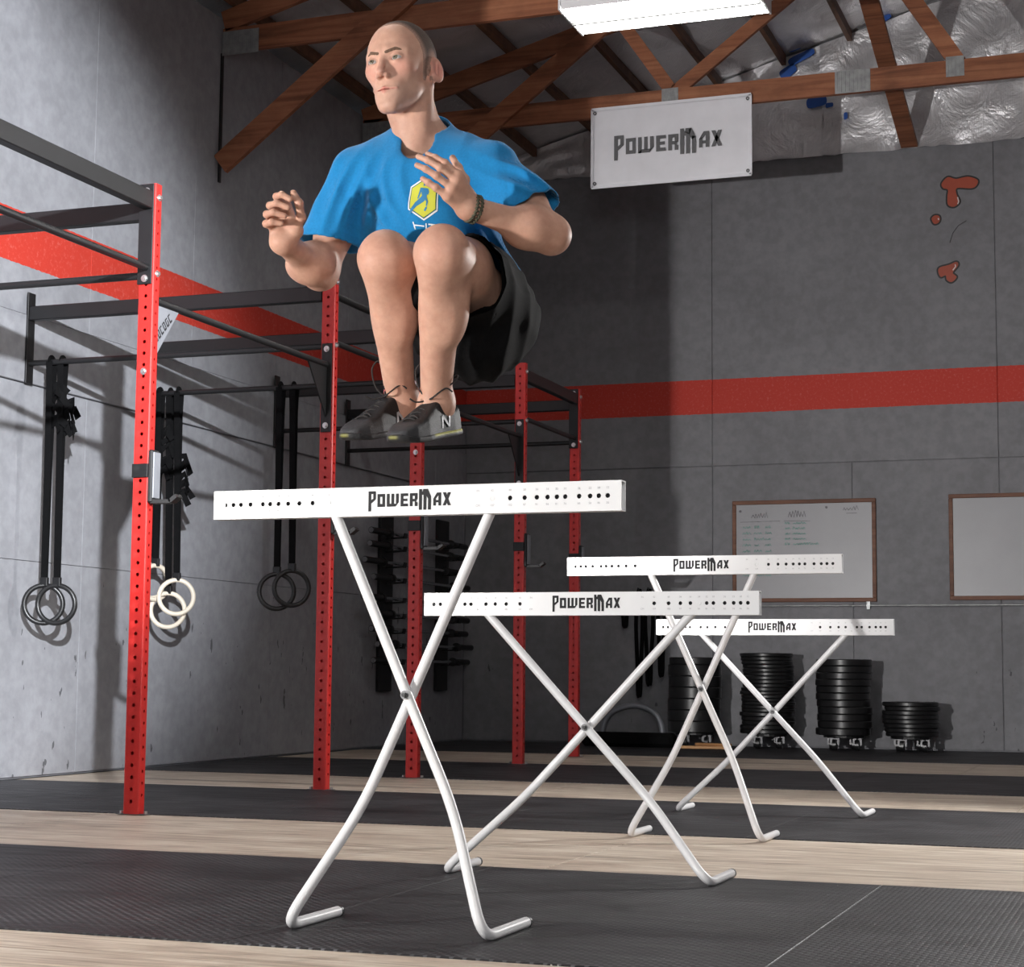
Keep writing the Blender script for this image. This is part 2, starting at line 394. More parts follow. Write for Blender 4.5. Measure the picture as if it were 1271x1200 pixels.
def fixture(loc, label):
    t = empty('fluorescent_light', loc); tag(t, label, 'ceiling light')
    m = MB(); m.cbox(-.61, .61, -.24, .24, .03, .09, .01); m.build('housing', M['white_metal'], t)
    for s in (-1, 1):
        m = MB(); m.add([(-.60, s*.235, .0), (.60, s*.235, .0), (.60, s*.21, .04), (-.60, s*.21, .04)], [(0,1,2,3)]); m.box(-.6, .6, s*.235-.003, s*.235+.003, -.005, .04)
        m.build('reflector', M['white_metal'], t)
        m = MB(); m.box(s*.61-.006, s*.61+.006, -.245, .245, -.012, .09)
        e = m.build('end_cap', M['white_metal'], t)
        for k in (-.17, -.06, .06, .17):
            m = MB(); m.cyl((s*.604, k, .012), (s*.575, k, .012), .017, 10); m.build('lamp_holder', M['galv'], e)
    for y in (-.17, -.06, .06, .17):
        m = MB(); m.cyl((-.59, y, .005), (.59, y, .005), .026, 12, caps=False); m.build('lamp_tube', M['tube'], t, 180)
    m = MB(); m.box(-.6, .6, -.009, .009, -.030, .03); m.build('divider', M['mid_grey'], t)
    for x in (-.4, .4):
        m = MB(); m.cyl((x, 0, .085), (x, 0, .155), .008, 8); m.build('hanger', M['galv'], t)
fixture((-2.86, 10.62, 4.70), 'lit white fluorescent fixture hanging under the brown roof truss')
for k, (x, y) in enumerate(((-2.86, 5.0), (-2.86, 0.5), (1.2, 8.0), (1.2, 2.5))):  # out-of-view fixtures added for ambient fill
    fixture((x, y, 4.70), ['added unseen fill light above the jumping man', 'added unseen fill light over the bare concrete floor', 'added unseen fill light on the right side of the hall beyond the hurdles', 'added unseen fill light near the right wall and the hall front'][k])

# ------------------------------------------------------------------ lettering
Q = lambda x0, x1, y0, y1: [(x0,y0),(x1,y0),(x1,y1),(x0,y1)]
GL = {
 'P': (0, [Q(0,.22,-.34,1.23), Q(.22,.61,1.01,1.23), [(.40,.60),(.61,.60),(.61,1.01),(.40,1.01)], [(.22,.28),(.61,.60),(.40,.66),(.22,.52)]]),
 'O': (.76, [Q(0,.21,0,1), Q(.42,.63,0,1), Q(.21,.42,0,.22), Q(.21,.42,.78,1)]),
 'W': (1.55, [Q(0,.22,.0,1), Q(.385,.6,.18,1), [(.0,0),(.72,0),(.9,.22),(.22,.22)], [(.72,0),(.99,.34),(.99,1),(.77,1),(.77,.2)]]),
 'E': (2.71, [Q(0,.22,0,1), Q(.22,.61,0,.21), Q(.22,.55,.4,.6), Q(.22,.61,.79,1)]),
 'R': (3.48, [Q(0,.22,0,1), Q(.22,.63,.79,1), [(.41,.5),(.63,.5),(.63,.79),(.41,.79)], Q(.22,.55,.36,.55), [(.41,0),(.63,0),(.63,.28),(.41,.4)]]),
 'M': (4.24, [Q(0,.24,-.3,1.3), [(.37,-.3),(.61,-.3),(.61,.95),(.37,1.1)], [(.75,-.3),(.99,-.3),(.99,.72),(.75,.8)], [(.29,1.05),(.6,.9),(.72,1.3),(.35,1.3)], [(.6,.8),(.75,.55),(.99,.72),(.72,1.3),(.55,1.2)], [(.24,.85),(.37,.85),(.35,1.1),(.24,1.1)]]),
 'A': (5.43, [[(0,0),(.21,0),(.21,.66),(0,.52)], Q(.42,.63,0,1), [(0,.52),(.21,.55),(.42,.8),(.42,1),(.30,1)], Q(.2,.44,.24,.42)]),
 'X': (6.21, [[(0,1),(.24,1),(.66,0),(.42,0)], [(.42,1),(.66,1),(.24,0),(0,0)]]),
}
def lettering(unit, t):
    """POWERMAX wordmark centred on x, lying in the xz plane, front towards -y"""
    m = MB()
    for g, (x0, ps) in GL.items():
        for p in ps: m.prism([((x0+x-3.43)*unit, (y-.5)*unit) for x, y in p], 0, t, lambda x, y, z: (x, -z, y))
    return m

# ------------------------------------------------------------------ hurdles
HOLES = [42, 40, 38, 36, 34, 32, 30, 26, 22, 18, 12]
def half(h_in): c = (h_in*.0254-.0485)/1.12; return .52*math.sqrt(1-c*c)
hx = [half(h) for h in HOLES]
BL, BH, BD = 1.08, .072, .036
def crossbar_mesh():
    m = MB(); cs = sorted([BL/2-x for x in hx]+[BL/2+x for x in hx]); t = .003
    # front face with holes: U runs up, V runs along the bar (normal towards -y)
    O = Vector((BL/2, -BD/2, -BH/2))
    m.perf(O, (0,0,1), (-1,0,0), BH, BL, sorted([BL-c for c in cs]), .0060, .003)
    m.perf((-BL/2, BD/2, -BH/2), (0,0,1), (1,0,0), BH, BL, cs, .0060, .003)
    x = BL/2; y = BD/2; z = BH/2
    for zz in (z, -z): m.add([(-x,-y,zz),(x,-y,zz),(x,y,zz),(-x,y,zz)], [(0,1,2,3) if zz > 0 else (3,2,1,0)])
    for xx in (x, -x):     # wall thickness at the open ends
        a = [(xx,-y,-z),(xx,y,-z),(xx,y,z),(xx,-y,z)]; b = [(xx,-y+t,-z+t),(xx,y-t,-z+t),(xx,y-t,z-t),(xx,-y+t,z-t)]
        m.add(a+b, [(i,(i+1)%4,4+(i+1)%4,4+i) for i in range(4)])
    a = [(s*x, p, q) for s in (-1, 1) for p, q in ((-y+t,-z+t),(y-t,-z+t),(y-t,z-t),(-y+t,z-t))]
    m.add(a, [(i, 4+i, 4+(i+1)%4, (i+1)%4) for i in (0, 2)])
    m.box(x-.012, x-.010, -y+t, y-t, -z+.022, -z+.024); m.box(x-.012, x-.010, -y+t, y-t, z-.024, z-.022)
    return m.mesh('crossbar', [M['white_metal']])
def text_mesh(items, size):
    """small printed figures in the xz plane: items of (text, x, z)"""
    m = MB()
    for s, x, z in items:
        cu = bpy.data.curves.new('t', 'FONT'); cu.body = s; cu.size = size; cu.align_x = 'CENTER'; cu.align_y = 'CENTER'; cu.resolution_u = 2
        ob = bpy.data.objects.new('t', cu); me = ob.to_mesh()
        m.add([(x+v.co.x, 0, z+v.co.y) for v in me.vertices], [tuple(p.vertices) for p in me.polygons])
        ob.to_mesh_clear(); bpy.data.objects.remove(ob); bpy.data.curves.remove(cu)
    return m
bar_me = crossbar_mesh()
let_m = lettering(.0318, .0012); let_me = let_m.mesh('lettering', [M['ink']])
it = []
for h, x in zip(HOLES, hx):
    for s in (-1, 1): it += [(str(h), s*x, .019), (str(round(h*2.54)), s*x, -.017)]
for s in (-1, 1): it += [('IN', s*(hx[0]-.037), .019), ('CM', s*(hx[0]-.037), -.017)]
mark_me = text_mesh(it, .0075).mesh('scale_marks', [M['mark']])
def hurdle(xc, yc, h_in, label):
    zc = h_in*.0254-BH/2; th = math.acos((zc-.0135)/1.12)
    zp = .0135+.6*math.cos(th)
    t = empty('hurdle', (xc, yc, 0)); tag(t, label, 'hurdle', 'white training hurdles in a row')
    b = link('crossbar', bar_me, None, t); b.location = (0, 0, zc)
    l = link('lettering', let_me, None, b); l.location = (0, -BD/2, .002)
    k = link('scale_marks', mark_me, None, b); k.location = (0, -BD/2-.0006, 0); k['kind'] = 'stuff'
    m = MB(); m.box(-BL/2+.03, BL/2-.03, -BD/2+.0065, -BD/2+.0085, -BH/2+.004, BH/2-.004); m.build('hole_shade_strip', M['ink'], t).location = (0, 0, zc)  # black strip inside the bar, added to make the holes look shaded
    for s in (-1, 1):
        dy = -.0105*s
        def P(q, y): return (-s*q*math.sin(th), y, zp+q*math.cos(th))
        path = fillet([P(.535, dy*.35), P(-.02, dy*1.35), P(-.30, dy*1.35), P(-.602, -.15), P(-.602, .155)], [.05, .09, .075], 8)
        m = MB(); m.tube(path, .0133, 14); lg = m.build('leg', M['white_metal'], t, 60)
        e = Vector(P(-.602, .155)); m = MB(); m.cyl(e-Vector((0, .004, 0)), e+Vector((0, .006, 0)), .0142, 14); m.cyl(e+Vector((0, .006, 0)), e+Vector((0, .014, 0)), .006, 8)
        m.build('end_plug', M['black'], lg)
        hp = MB(); hp.cyl((-s*.52*math.sin(th), -BD/2-.001, zc), (-s*.52*math.sin(th), BD/2, zc), .0058, 10); hp.build('locking_pin', M['white_metal'], t)
    m = MB(); m.cyl((0, -.037, zp), (0, .037, zp), .0070, 6); m.cyl((0, -.032, zp), (0, -.029, zp), .0105, 14); m.build('pivot_bolt', M['dull'], t)
    m = MB(); m.cyl((0, -.039, zp), (0, -.0362, zp), .0055, 6); m.build('pivot_socket', M['black'], t)
hurdle(-1.75, 4.12, 42, 'tall white X-leg hurdle directly below the jumping man')
hurdle(-1.70, 5.40, 34, 'low white X-leg hurdle next behind the one the man jumps')
hurdle(-1.70, 6.86, 42, 'tall white X-leg hurdle standing between the two low hurdles')
hurdle(-1.70, 8.18, 34, 'low white X-leg hurdle last in the row towards the plate stacks')

# ------------------------------------------------------------------ pull-up rig
PX = -4.19; PY = [5.05, 6.88, 8.71, 9.93, 11.76, 12.98]; PH = 2.74
def post_mesh():
    m = MB(); a, b, c = .038, .0255, .006; cs = [.055+.0508*k for k in range(53)]
    m.perf((-a+c, -b, 0), (1,0,0), (0,0,1), 2*(a-c), PH, cs, .0085, .004)
    m.perf((a-c, b, 0), (-1,0,0), (0,0,1), 2*(a-c), PH, cs, .0085, .004)
    m.perf((a, -b+c, 0), (0,1,0), (0,0,1), 2*(b-c), PH, [x+.0254 for x in cs][:-1], .0075, .004)
    m.perf((-a, b-c, 0), (0,-1,0), (0,0,1), 2*(b-c), PH, [x+.0254 for x in cs][:-1], .0075, .004)
    for sx in (-1, 1):
        for sy in (-1, 1):
            q = c*.3
            pts = [(sx*(a-c), sy*b), (sx*(a-q), sy*(b-q)), (sx*a, sy*(b-c))]
            for p0, p1 in zip(pts, pts[1:]):
                f = [(*p0, 0), (*p1, 0), (*p1, PH), (*p0, PH)]; m.add(f, [(0,1,2,3) if sx*sy < 0 else (3,2,1,0)])
    m.add([(-a,-b,PH-.002),(a,-b,PH-.002),(a,b,PH-.002),(-a,b,PH-.002)], [(0,1,2,3)])
    return m.mesh('post', [M['red']])
rig = empty('pull_up_rig', (PX, PY[1], 0)); tag(rig, 'red and black steel pull-up rig of drilled posts bolted to the left wall', 'rig')
def rp(m, name, mat, parent=None, smooth=None):
    o = m.build(name, M[mat], parent or rig, smooth)
    if parent is None: o.location = (-PX, -PY[1], 0)
    return o
pm = post_mesh(); posts = []
def bolt(parent, p, n, r=.013):
    m = MB(); p = Vector(p); n = Vector(n); m.cyl(p, p+n*.003, r*1.25, 14); m.cyl(p+n*.003, p+n*.012, r*.8, 6)
    o = m.build('bolt', M['bolt'], parent); return o
for i, y in enumerate(PY):
    p = link('post', pm, None, rig); p.location = (0, y-PY[1], 0); posts.append(p)
    for z in (2.68, 2.34): bolt(p, (.038, 0, z), (1, 0, 0), .012)
    m = MB(); m.cbox(-.07, .07, -.026, .026, 0, .003, .001); f = m.build('base_plate', M['dull'], p)
    for s in (-1, 1): mm = MB(); mm.cyl((s*.058, 0, .003), (s*.058, 0, .014), .009, 6); mm.build('anchor_nut', M['bolt'], f)
    if i in (1, 3): bolt(p, (0, -.0255, 1.905), (0, -1, 0), .012)
    # beam and thin bar running to the wall, with the wall bracket
    m = MB(); m.cbox(LW+.034, PX-.04, y-.025, y+.025, 2.58, 2.66, .004); rp(m, 'wall_beam', 'black')
    m = MB(); m.tube([(LW+.034, y, 2.335), (PX-.04, y, 2.335)], .0165, 10); rp(m, 'wall_bar', 'black', None, 60)
    m = MB(); m.cbox(LW+.0235, LW+.035, y-.035, y+.035, 2.22, 2.74, .002); rp(m, 'wall_bracket', 'black')
    if i < 5:
        y0, y1 = y, PY[i+1]
        if i % 2 == 0:      # short bay: top beam and pull-up bar on full-height plates
            m = MB()
            if i == 2: m.tube([(PX, y0+.03, 2.62), (PX, y1-.03, 2.62)], .019, 12); rp(m, 'pull_up_bar', 'black', None, 60)
            else: m.cbox(PX-.025, PX+.025, y0+.03, y1-.03, 2.625, 2.705, .004); rp(m, 'top_beam', 'black')
            m = MB(); m.tube([(PX, y0+.03, 2.365), (PX, y1-.03, 2.365)], .0165, 12); rp(m, 'pull_up_bar', 'black', None, 60)
            for yy, s in ((y0, 1), (y1, -1)):
                m = MB(); m.cbox(PX-.042, PX+.03, yy+s*.0265 if s > 0 else yy-.0335, yy+.0335 if s > 0 else yy-.0265, 2.29, 2.738, .002); q = rp(m, 'end_plate', 'black')
                for z in (2.705, 2.315): b = bolt(q, (PX-.004, yy+s*.0335, z), (0, s, 0)); 
        else:               # long bay: lower bar on gusset plates
            m = MB(); m.tube([(PX, y0+.03, 2.23), (PX, y1-.03, 2.23)], .0165, 12); rp(m, 'pull_up_bar', 'black', None, 60)
            for yy, s in ((y0, 1), (y1, -1)):
                m = MB(); m.cbox(PX-.03, PX+.03, min(yy+s*.0265, yy+s*.0345), max(yy+s*.0265, yy+s*.0345), 1.87, 2.345, .002); q = rp(m, 'end_plate', 'black')
                for z in (2.315, 1.905): bolt(q, (PX, yy+s*.0345, z), (0, s, 0))
                m = MB(); pl = [(yy+s*.034, 1.95), (yy+s*.034, 2.225), (yy+s*.26, 2.225)]
                if s < 0: pl = pl[::-1]
                m.add([(PX-.004, a, b) for a, b in pl]+[(PX+.004, a, b) for a, b in pl], [(2,1,0),(3,4,5),(0,1,4,3),(1,2,5,4),(2,0,3,5)])
                q = rp(m, 'gusset', 'plate_grey' if (i == 1 and s > 0) else 'black')
                if i == 1 and s > 0:      # worn dark brand lettering along the slanted edge
                    mm = MB(); A = Vector((PX+.005, yy+.055, 2.015)); D = Vector((0, .72, .69)).normalized(); N = Vector((0, -.69, .72))
                    for k in range(7):
                        for (u0, u1, v0, v1) in ((0, .007, 0, .045), (.007, .022, .034, .045), (.007, .022, 0, .010), (.016, .023, .008, .03 if k % 2 else .04))[:4 if k % 3 else 3]:
                            o0 = A+D*(k*.031)+N*.012
                            c = [o0+D*u0+N*v0, o0+D*u1+N*v0, o0+D*u1+N*(v1*.9), o0+D*u0+N*(v1*.9)]
                            mm.add(c, [(0,1,2,3)])
                    mm.build('gusset_lettering', M['ink'], q)
                
def jhook(y, z, side, label):
    """hook on the +x face of a post"""
    t = empty('barbell_hook', (PX+.039, y, z)); tag(t, label, 'hook', 'barbell hooks on the red posts')
    m = MB(); m.cbox(.0, .022, -.034, .03, -.11, .12, .006); m.cbox(-.078, .0, -.0345, -.0265, .0, .06, .002); m.build('back_plate', M['black'], t)
    m = MB(); m.bar((.012, 0, -.105), (.11, 0, -.105), .05, .016); m.bar((.105, 0, -.107), (.138, 0, -.082), .05, .018); m.build('arm', M['black'], t)
    m = MB(); m.cbox(.022, .028, -.028, .028, -.09, .11, .002); m.build('liner', M['plate_grey'], t)
jhook(6.88, 1.44, 1, 'black barbell hook on the red post that has the grey lettered gusset')
jhook(8.71, 1.44, 1, 'black barbell hook on the red post next after the one with the grey gusset')
jhook(9.93, 1.44, 1, 'black barbell hook on the red post standing in line with the white wooden rings')
jhook(11.76, 1.44, 1, 'black barbell hook on the red post second from the back wall')
jhook(12.98, 1.44, 1, 'black barbell hook on the red post nearest the back wall')

# ------------------------------------------------------------------ rings on straps
def ring_set(x, y, zr, mat, label, group, dx, twist, tail):
    t = empty('gymnastic_ring', (x, y, zr)); tag(t, label, 'rings', group); top = 2.335-zr
    m = MB()
    # strap: a flat loop over the bar, two layers
    prof = [(-.02, -.0018), (.02, -.0018), (.02, .0018), (-.02, .0018)]
    for s in (-1, 1):
        pts = [(s*.005+dx*0, s*.019, top+.004), (0, s*.017, top-.15), (dx*.5, s*.008, top*.5), (dx, s*.004, .11)]
        m.sweep(pts, prof, up=(0, 1, 0))
    m.sweep([(0, .019*math.cos(a), top+.021*math.sin(a)) for a in np.linspace(0, math.pi, 9)], prof, up=(1, 0, 0))
    m.build('strap', M['strap'], t)
    m = MB(); c = math.cos(twist); s_ = math.sin(twist)
    m.tube([(dx+.105*math.cos(a)*c, .105*math.cos(a)*s_, .105*math.sin(a)) for a in np.linspace(0, 2*math.pi, 40)[:-1]], .0145, 10, closed=True)
    m.build('ring', M[mat], t, 180)
    m = MB(); m.cbox(dx-.024, dx+.024, -.012, .012, .10, .15, .003); m.build('buckle', M['black'], t)
    if tail:
        tl = MB(); rs = random.Random(tail)
        for k in range(9):
            a = rs.uniform(-.6, 1.2); z = tail*.5+rs.uniform(-.13, .14); L = rs.uniform(.05, .09)
            tl.sweep([(.015, 0, z), (.015+L*.6, rs.uniform(-.03, .03), z+rs.uniform(0, .04)), (.015+L, rs.uniform(-.04, .04), z-rs.uniform(.02, .06))], prof, up=(0, 1, 0))
        tl.build('strap_tail', M['strap'], t)
gp = 'gymnastic rings hanging from the rig'
ring_set(-5.95, 9.93, 1.16, 'wood_ring', 'white wooden ring on a black strap, hung highest beside the red post', gp, -.02, .9, 0)
ring_set(-5.93, 9.91, 1.15, 'wood_ring', 'white wooden ring hung almost as high as the highest, with bunched strap tail', gp, .0, 1.2, 1.6)
ring_set(-5.88, 9.95, .98, 'wood_ring', 'white wooden ring on a black strap, lowest of the wooden rings', gp, .02, .35, 0)
ring_set(-5.81, 9.93, 1.06, 'wood_ring', 'white wooden ring on a black strap, hung farthest from the left wall', gp, .02, .5, 1.5)
ring_set(-5.10, 9.93, 1.09, 'black_ring', 'black ring between the wooden rings and the farthest-hung black ring', gp, 0, .4, 0)
ring_set(-5.02, 9.95, 1.11, 'black_ring', 'black ring hung farthest of all the rings from the left wall', gp, .01, .6, 0)
ring_set(-5.92, 8.71, .97, 'black_ring', 'black ring on a black strap with bunched tail, nearest the left wall', gp, 0, .5, 2.2)
ring_set(-5.86, 8.73, .97, 'black_ring', 'black ring on a black strap, beside the ring nearest the left wall', gp, .01, .3, 2.1)

# ------------------------------------------------------------------ barbells on the left wall
rk = empty('barbell_rack', (LW, 14.4, 0)); tag(rk, 'black wall rack holding horizontal barbells in the far corner', 'rack')
zs = [1.73, 1.62, 1.49, 1.36, 1.2, 1.07, .95, .83, .70]
for y in (13.78, 15.02):
    m = MB(); m.cbox(.001, .03, y-14.4-.13, y-14.4+.13, .45, 1.95, .004); p = m.build('upright', M['black'], rk)
    for z in zs:
        m = MB(); m.bar((.03, y-14.4, z-.03), (.19, y-14.4, z-.022), .05, .012); m.bar((.185, y-14.4, z-.03), (.195, y-14.4, z+.012), .05, .012, (1, 0, 0)); m.build('peg', M['black'], p)
bb = None
for k, z in enumerate(zs):
    off = (-.02, -.1, -.16, .0, -.18, 0, .02, .12, .08)[k]
    if bb is None:
        bb = empty('barbell'); tag(bb, 'steel barbell lying on the black wall rack in the far corner', 'barbell', 'barbells on the wall rack')
        m = MB(); m.cyl((0, -.66, 0), (0, .66, 0), .014, 10); m.build('shaft', M['chrome'], bb, 60)
        for s in (-1, 1):
            m = MB(); m.cyl((0, s*.66, 0), (0, s*1.03, 0), .026, 14); m.cyl((0, s*.66, 0), (0, s*.69, 0), .038, 14); sl = m.build('sleeve', M['black'], bb, 60)
            m = MB(); m.cyl((0, s*1.03, 0), (0, s*1.035, 0), .022, 14); m.build('end_disc', M['chrome'], sl)
        o = bb
    else: o = dup(bb)
    o['label'] = ['topmost', 'second', 'third', 'fourth', 'fifth', 'sixth', 'seventh', 'eighth', 'lowest'][k]+' barbell '+('' if k in (0, 8) else 'from the top ')+'on the black wall rack in the far corner'
    o.location = (LW+.13+.02*(k % 2), 14.28+off*.8, z+.001)

# ------------------------------------------------------------------ plate stacks
def plate_me(r, h):
    m = MB(); c = .006
    m.lathe([(.026, 0), (r*.62, 0), (r*.64, .004), (r*.70, .004), (r*.72, 0), (r-c, 0), (r, c), (r, h-c), (r-c, h), (r*.72, h), (r*.70, h-.004), (r*.64, h-.004), (r*.62, h), (.026, h)], 36, closed=True)
    me = m.mesh('rim', [M['plate']]); me.shade_smooth(); me.set_sharp_from_angle(angle=R(40)); return me
hub_me = MB(); hub_me.lathe([(.0255, -.001), (.045, -.001), (.045, .002), (.0255, .002)], 18, closed=True); hub_me = hub_me.mesh('hub', [M['chrome']])
ORD = ['bottom', 'second', 'third', 'fourth', 'fifth', 'sixth', 'seventh', 'eighth', 'ninth', 'tenth', 'eleventh', 'twelfth', 'thirteenth', 'fourteenth', 'fifteenth', 'sixteenth', 'seventeenth', 'eighteenth', 'nineteenth', 'twentieth']
def stack(x, y, specs, what, gname, short):
    d = empty('plate_dolly', (x, y, 0)); tag(d, 'black wheeled dolly under the '+what, 'dolly', 'plate dollies')
    m = MB(); m.lathe([(.02, 0), (.17, 0), (.17, .02), (.02, .02)], 24, closed=True); b = m.build('deck', M['black'], d); b.location.z = .105
    for k in range(4):
        a = math.pi/4+k*math.pi/2+.3; cx, cy = .13*math.cos(a), .13*math.sin(a)
        m = MB(); m.bar((cx-.022, cy, .105), (cx-.022, cy, .045), .004, .03, (1,0,0)); m.bar((cx+.022, cy, .105), (cx+.022, cy, .045), .004, .03, (1,0,0)); c = m.build('caster_fork', M['dull'], d)
        m = MB(); m.cyl((cx-.017, cy, .046), (cx+.017, cy, .046), .045, 18); m.cyl((cx-.019, cy, .046), (cx+.019, cy, .046), .02, 12); m.build('caster_wheel', M['plate'], c)
    z = .1255; total = sum(q[2] for q in specs); cnt = 0
    for r, h, n in specs:
        me = plate_me(r, h)
        for k in range(n):
            t = empty('bumper_plate', (x+random.uniform(-.012, .012), y+random.uniform(-.008, .008), z)); t.rotation_euler.z = random.uniform(0, 6)
            w_ = 'topmost' if cnt == total-1 else ORD[cnt]; cnt += 1
            tag(t, w_+' black bumper plate '+('' if w_ in ('topmost', 'bottom') else 'from the floor ')+'of the '+short, 'weight plate', gname)
            link('rim', me, None, t); hb = link('hub', hub_me, None, t); hb.location.z = h-.0025
            z += h+.0008
stack(-3.84, 15.25, [(.225, .094, 6), (.222, .06, 1)], 'thick-plate stack behind the farthest hurdle', 'thick plates in the stack by the wooden offcuts', 'thick-plate stack beside the wood offcuts')
stack(-3.22, 15.27, [(.225, .035, 5), (.225, .028, 6), (.215, .031, 9), (.223, .03, 1)], 'tallest stack, made of many thin plates', 'thin plates in the tallest stack', 'tallest stack of thin plates')
stack(-2.58, 15.26, [(.225, .057, 4), (.222, .056, 3), (.228, .054, 4)], 'stack under the whiteboard with medium plates', 'medium plates in the stack under the whiteboard', 'medium-plate stack next to the shortest stack')
stack(-2.03, 15.24, [(.215, .034, 2), (.225, .034, 6)], 'shortest stack, eight plates high', 'plates in the shortest stack', 'shortest plate stack')

# ------------------------------------------------------------------ things along the back wall
def whiteboard(x0, x1, z0, z1, label, notes):
    t = empty('whiteboard', ((x0+x1)/2, BW-.001, z0)); tag(t, label, 'whiteboard', 'whiteboards on the back wall'); W = (x1-x0)/2; H = z1-z0
    m = MB(); m.box(-W+.01, W-.01, -.014, 0, .01, H-.01); f = m.build('panel', M['board'], t)
    for n, b in (('frame_rail', (-W, W, -.026, 0, 0, .034)), ('frame_rail', (-W, W, -.026, 0, H-.034, H)), ('frame_stile', (-W, -W+.034, -.025, 0, .034, H-.034)), ('frame_stile', (W-.034, W, -.025, 0, .034, H-.034))):
        m = MB(); m.cbox(*b, .004); m.build(n, M['frame'], t)
    def scrib(mm, x, z, w, h, seed, th=.005):
        rs = random.Random(seed); n = max(3, int(w/.022)); pts = []
        for k in range(n*2+1): pts.append((x+w*k/(2*n)+rs.uniform(-.004, .004), -.0155, z+(h if k % 2 else 0)*rs.uniform(.45, 1)))
        for a, b in zip(pts, pts[1:]): mm.bar(a, b, .001, th*rs.uniform(.7, 1.1), (0, 0, 1) if abs(a[0]-b[0]) > abs(a[2]-b[2])*.3 else (1, 0, 0))
    if notes:
        g = MB(); d = MB()
        for k in range(9):
            z = H-.24-.052*k; scrib(g, -W+.09, z, .07, .026, k); scrib(g, -W+.19, z, .05+.02*(k % 3), .024, 20+k); scrib(g, -W+.29, z, .05, .024, 40+k)
        for k in range(5):
            z = H-.21-.045*k; scrib(g, -W+.46, z, .045, .024, 60+k); scrib(g, -W+.53, z, .11 if k < 4 else .22, .024, 70+k, .006)
        scrib(d, -W+.17, H-.15, .14, .05, 91); scrib(d, -W+.49, H-.15, .15, .06, 92); scrib(d, W-.28, H-.10, .13, .04, 93); d.bar((W-.25, -.0155, H-.125), (W-.16, -.0155, H-.125), .001, .005)
        d.bar((-W+.07, -.0155, H-.185), (-W+.42, -.0155, H-.18), .001, .004); d.bar((-W+.45, -.0155, H-.18), (-W+.68, -.0155, H-.185), .001, .003)
        for x, z in ((-W+.07, H-.09), (W-.42, H-.07)): d.cyl((x, -.014, z), (x, -.019, z), .011, 10)
        q = g.build('green_notes', M['green_ink'], f); q['kind'] = 'stuff'; q = d.build('dark_heading', M['dark_ink'], f); q['kind'] = 'stuff'
whiteboard(-3.59, -2.35, 1.235, 2.115, 'brown-framed whiteboard with faded green notes above the plate stacks', True)
whiteboard(-1.745, -.53, 1.245, 2.13, 'brown-framed whiteboard nearly blank, beside the red wall splashes', False)
m = MB(); m.tube([(-4.9, BW-.02, 1.203), (1.0, BW-.02, 1.203)], .008, 8); o = m.build('rail_pipe', M['galv'], None, 60)
tag(o, 'thin shiny metal pipe running along the back wall below the whiteboards', 'pipe')
for x in (-4.05, -2.42, -.6):
    m = MB(); m.box(x-.014, x+.014, BW-.032, BW, 1.172, 1.236); m.build('pipe_clamp', M['galv'], o)
# banner
bn = empty('banner', (-3.5, 13.155, 4.33)); tag(bn, 'white vinyl banner with grey block lettering hung from the roof truss', 'banner')
def ban(u, v): return ((-.625+1.25*u, 0, .615*v+.006*math.sin(9*u)*(1-v)), (0, -1, 0), 1.25, .6)
me = sheet('cloth', M['vinyl'], bn, ban, 50, 24, .006, 11)
md = me.modifiers.new('s', 'SOLIDIFY'); md.thickness = .002
l = lettering(.123, .003).build('lettering', M['ink_grey'], bn); l.location = (-.02, -.012, .30)
for x in (-.6, .6):
    for z in (.03, .585):
        m = MB(); m.lathe([(.006, -.004), (.014, -.004), (.014, .004), (.006, .004)], 14, closed=True); g = m.build('grommet', M['ink_grey'], bn); g.location = (x, -.008, z); g.rotation_euler.x = R(90)
for a, b in (((-.625, 0), (.625, 0)), ((-.625, .615), (.625, .615)), ((-.62, 0), (-.62, .615)), ((.62, 0), (.62, .615))):
    m = MB(); m.bar((a[0], -.008, a[1]), (b[0], -.008, b[1]), .004, .022, (0, 0, 1) if a[1] == b[1] else (1, 0, 0)); m.build('hem', M['vinyl'], bn)
# painted splashes on the back wall
def blob(poly, n=10):
    P = [Vector((*p, 0)) for p in poly]; out = []; k = len(P)
    for i in range(k):
        p0, p1, p2, p3 = P[i-1], P[i], P[(i+1) % k], P[(i+2) % k]
        for j in range(n):
            t = j/n; out.append(.5*((2*p1)+(p2-p0)*t+(2*p0-5*p1+4*p2-p3)*t*t+(3*p1-p0-3*p2+p3)*t**3))
    return [(v.x, v.y) for v in out]
def splash(poly, label, hl):
    t = empty('wall_splash', (-1.66, BW-.0005, 4.4)); tag(t, label, 'wall decal', 'red splashes painted on the back wall')
    b = blob(poly); cx = sum(p[0] for p in b)/len(b); cy = sum(p[1] for p in b)/len(b)
    fn = lambda x, y, z: (x, -z, y)
    def grow(q, d):
        n = len(q); o = []
        for i in range(n):
            tx, ty = q[(i+1) % n][0]-q[i-1][0], q[(i+1) % n][1]-q[i-1][1]; L = math.hypot(tx, ty) or 1
            o.append((q[i][0]+ty/L*d, q[i][1]-tx/L*d))
        return o
    sgn = 1 if sum(b[i-1][0]*b[i][1]-b[i][0]*b[i-1][1] for i in range(len(b))) > 0 else -1
    m = MB(); m.prism(grow(b, .014*sgn), 0, .001, fn); m.build('outline', M['decal_black'], t)
    m = MB(); m.prism(b, .001, .002, fn); m.build('fill', M['orange'], t)
    m = MB()
    for p, q in zip(hl, hl[1:]): m.bar((p[0], -.0024, p[1]), (q[0], -.0024, q[1]), .0006, .009, (0, 0, 1) if abs(p[0]-q[0]) > abs(p[1]-q[1]) else (1, 0, 0))
    m.build('highlight', M['decal_white'], t)
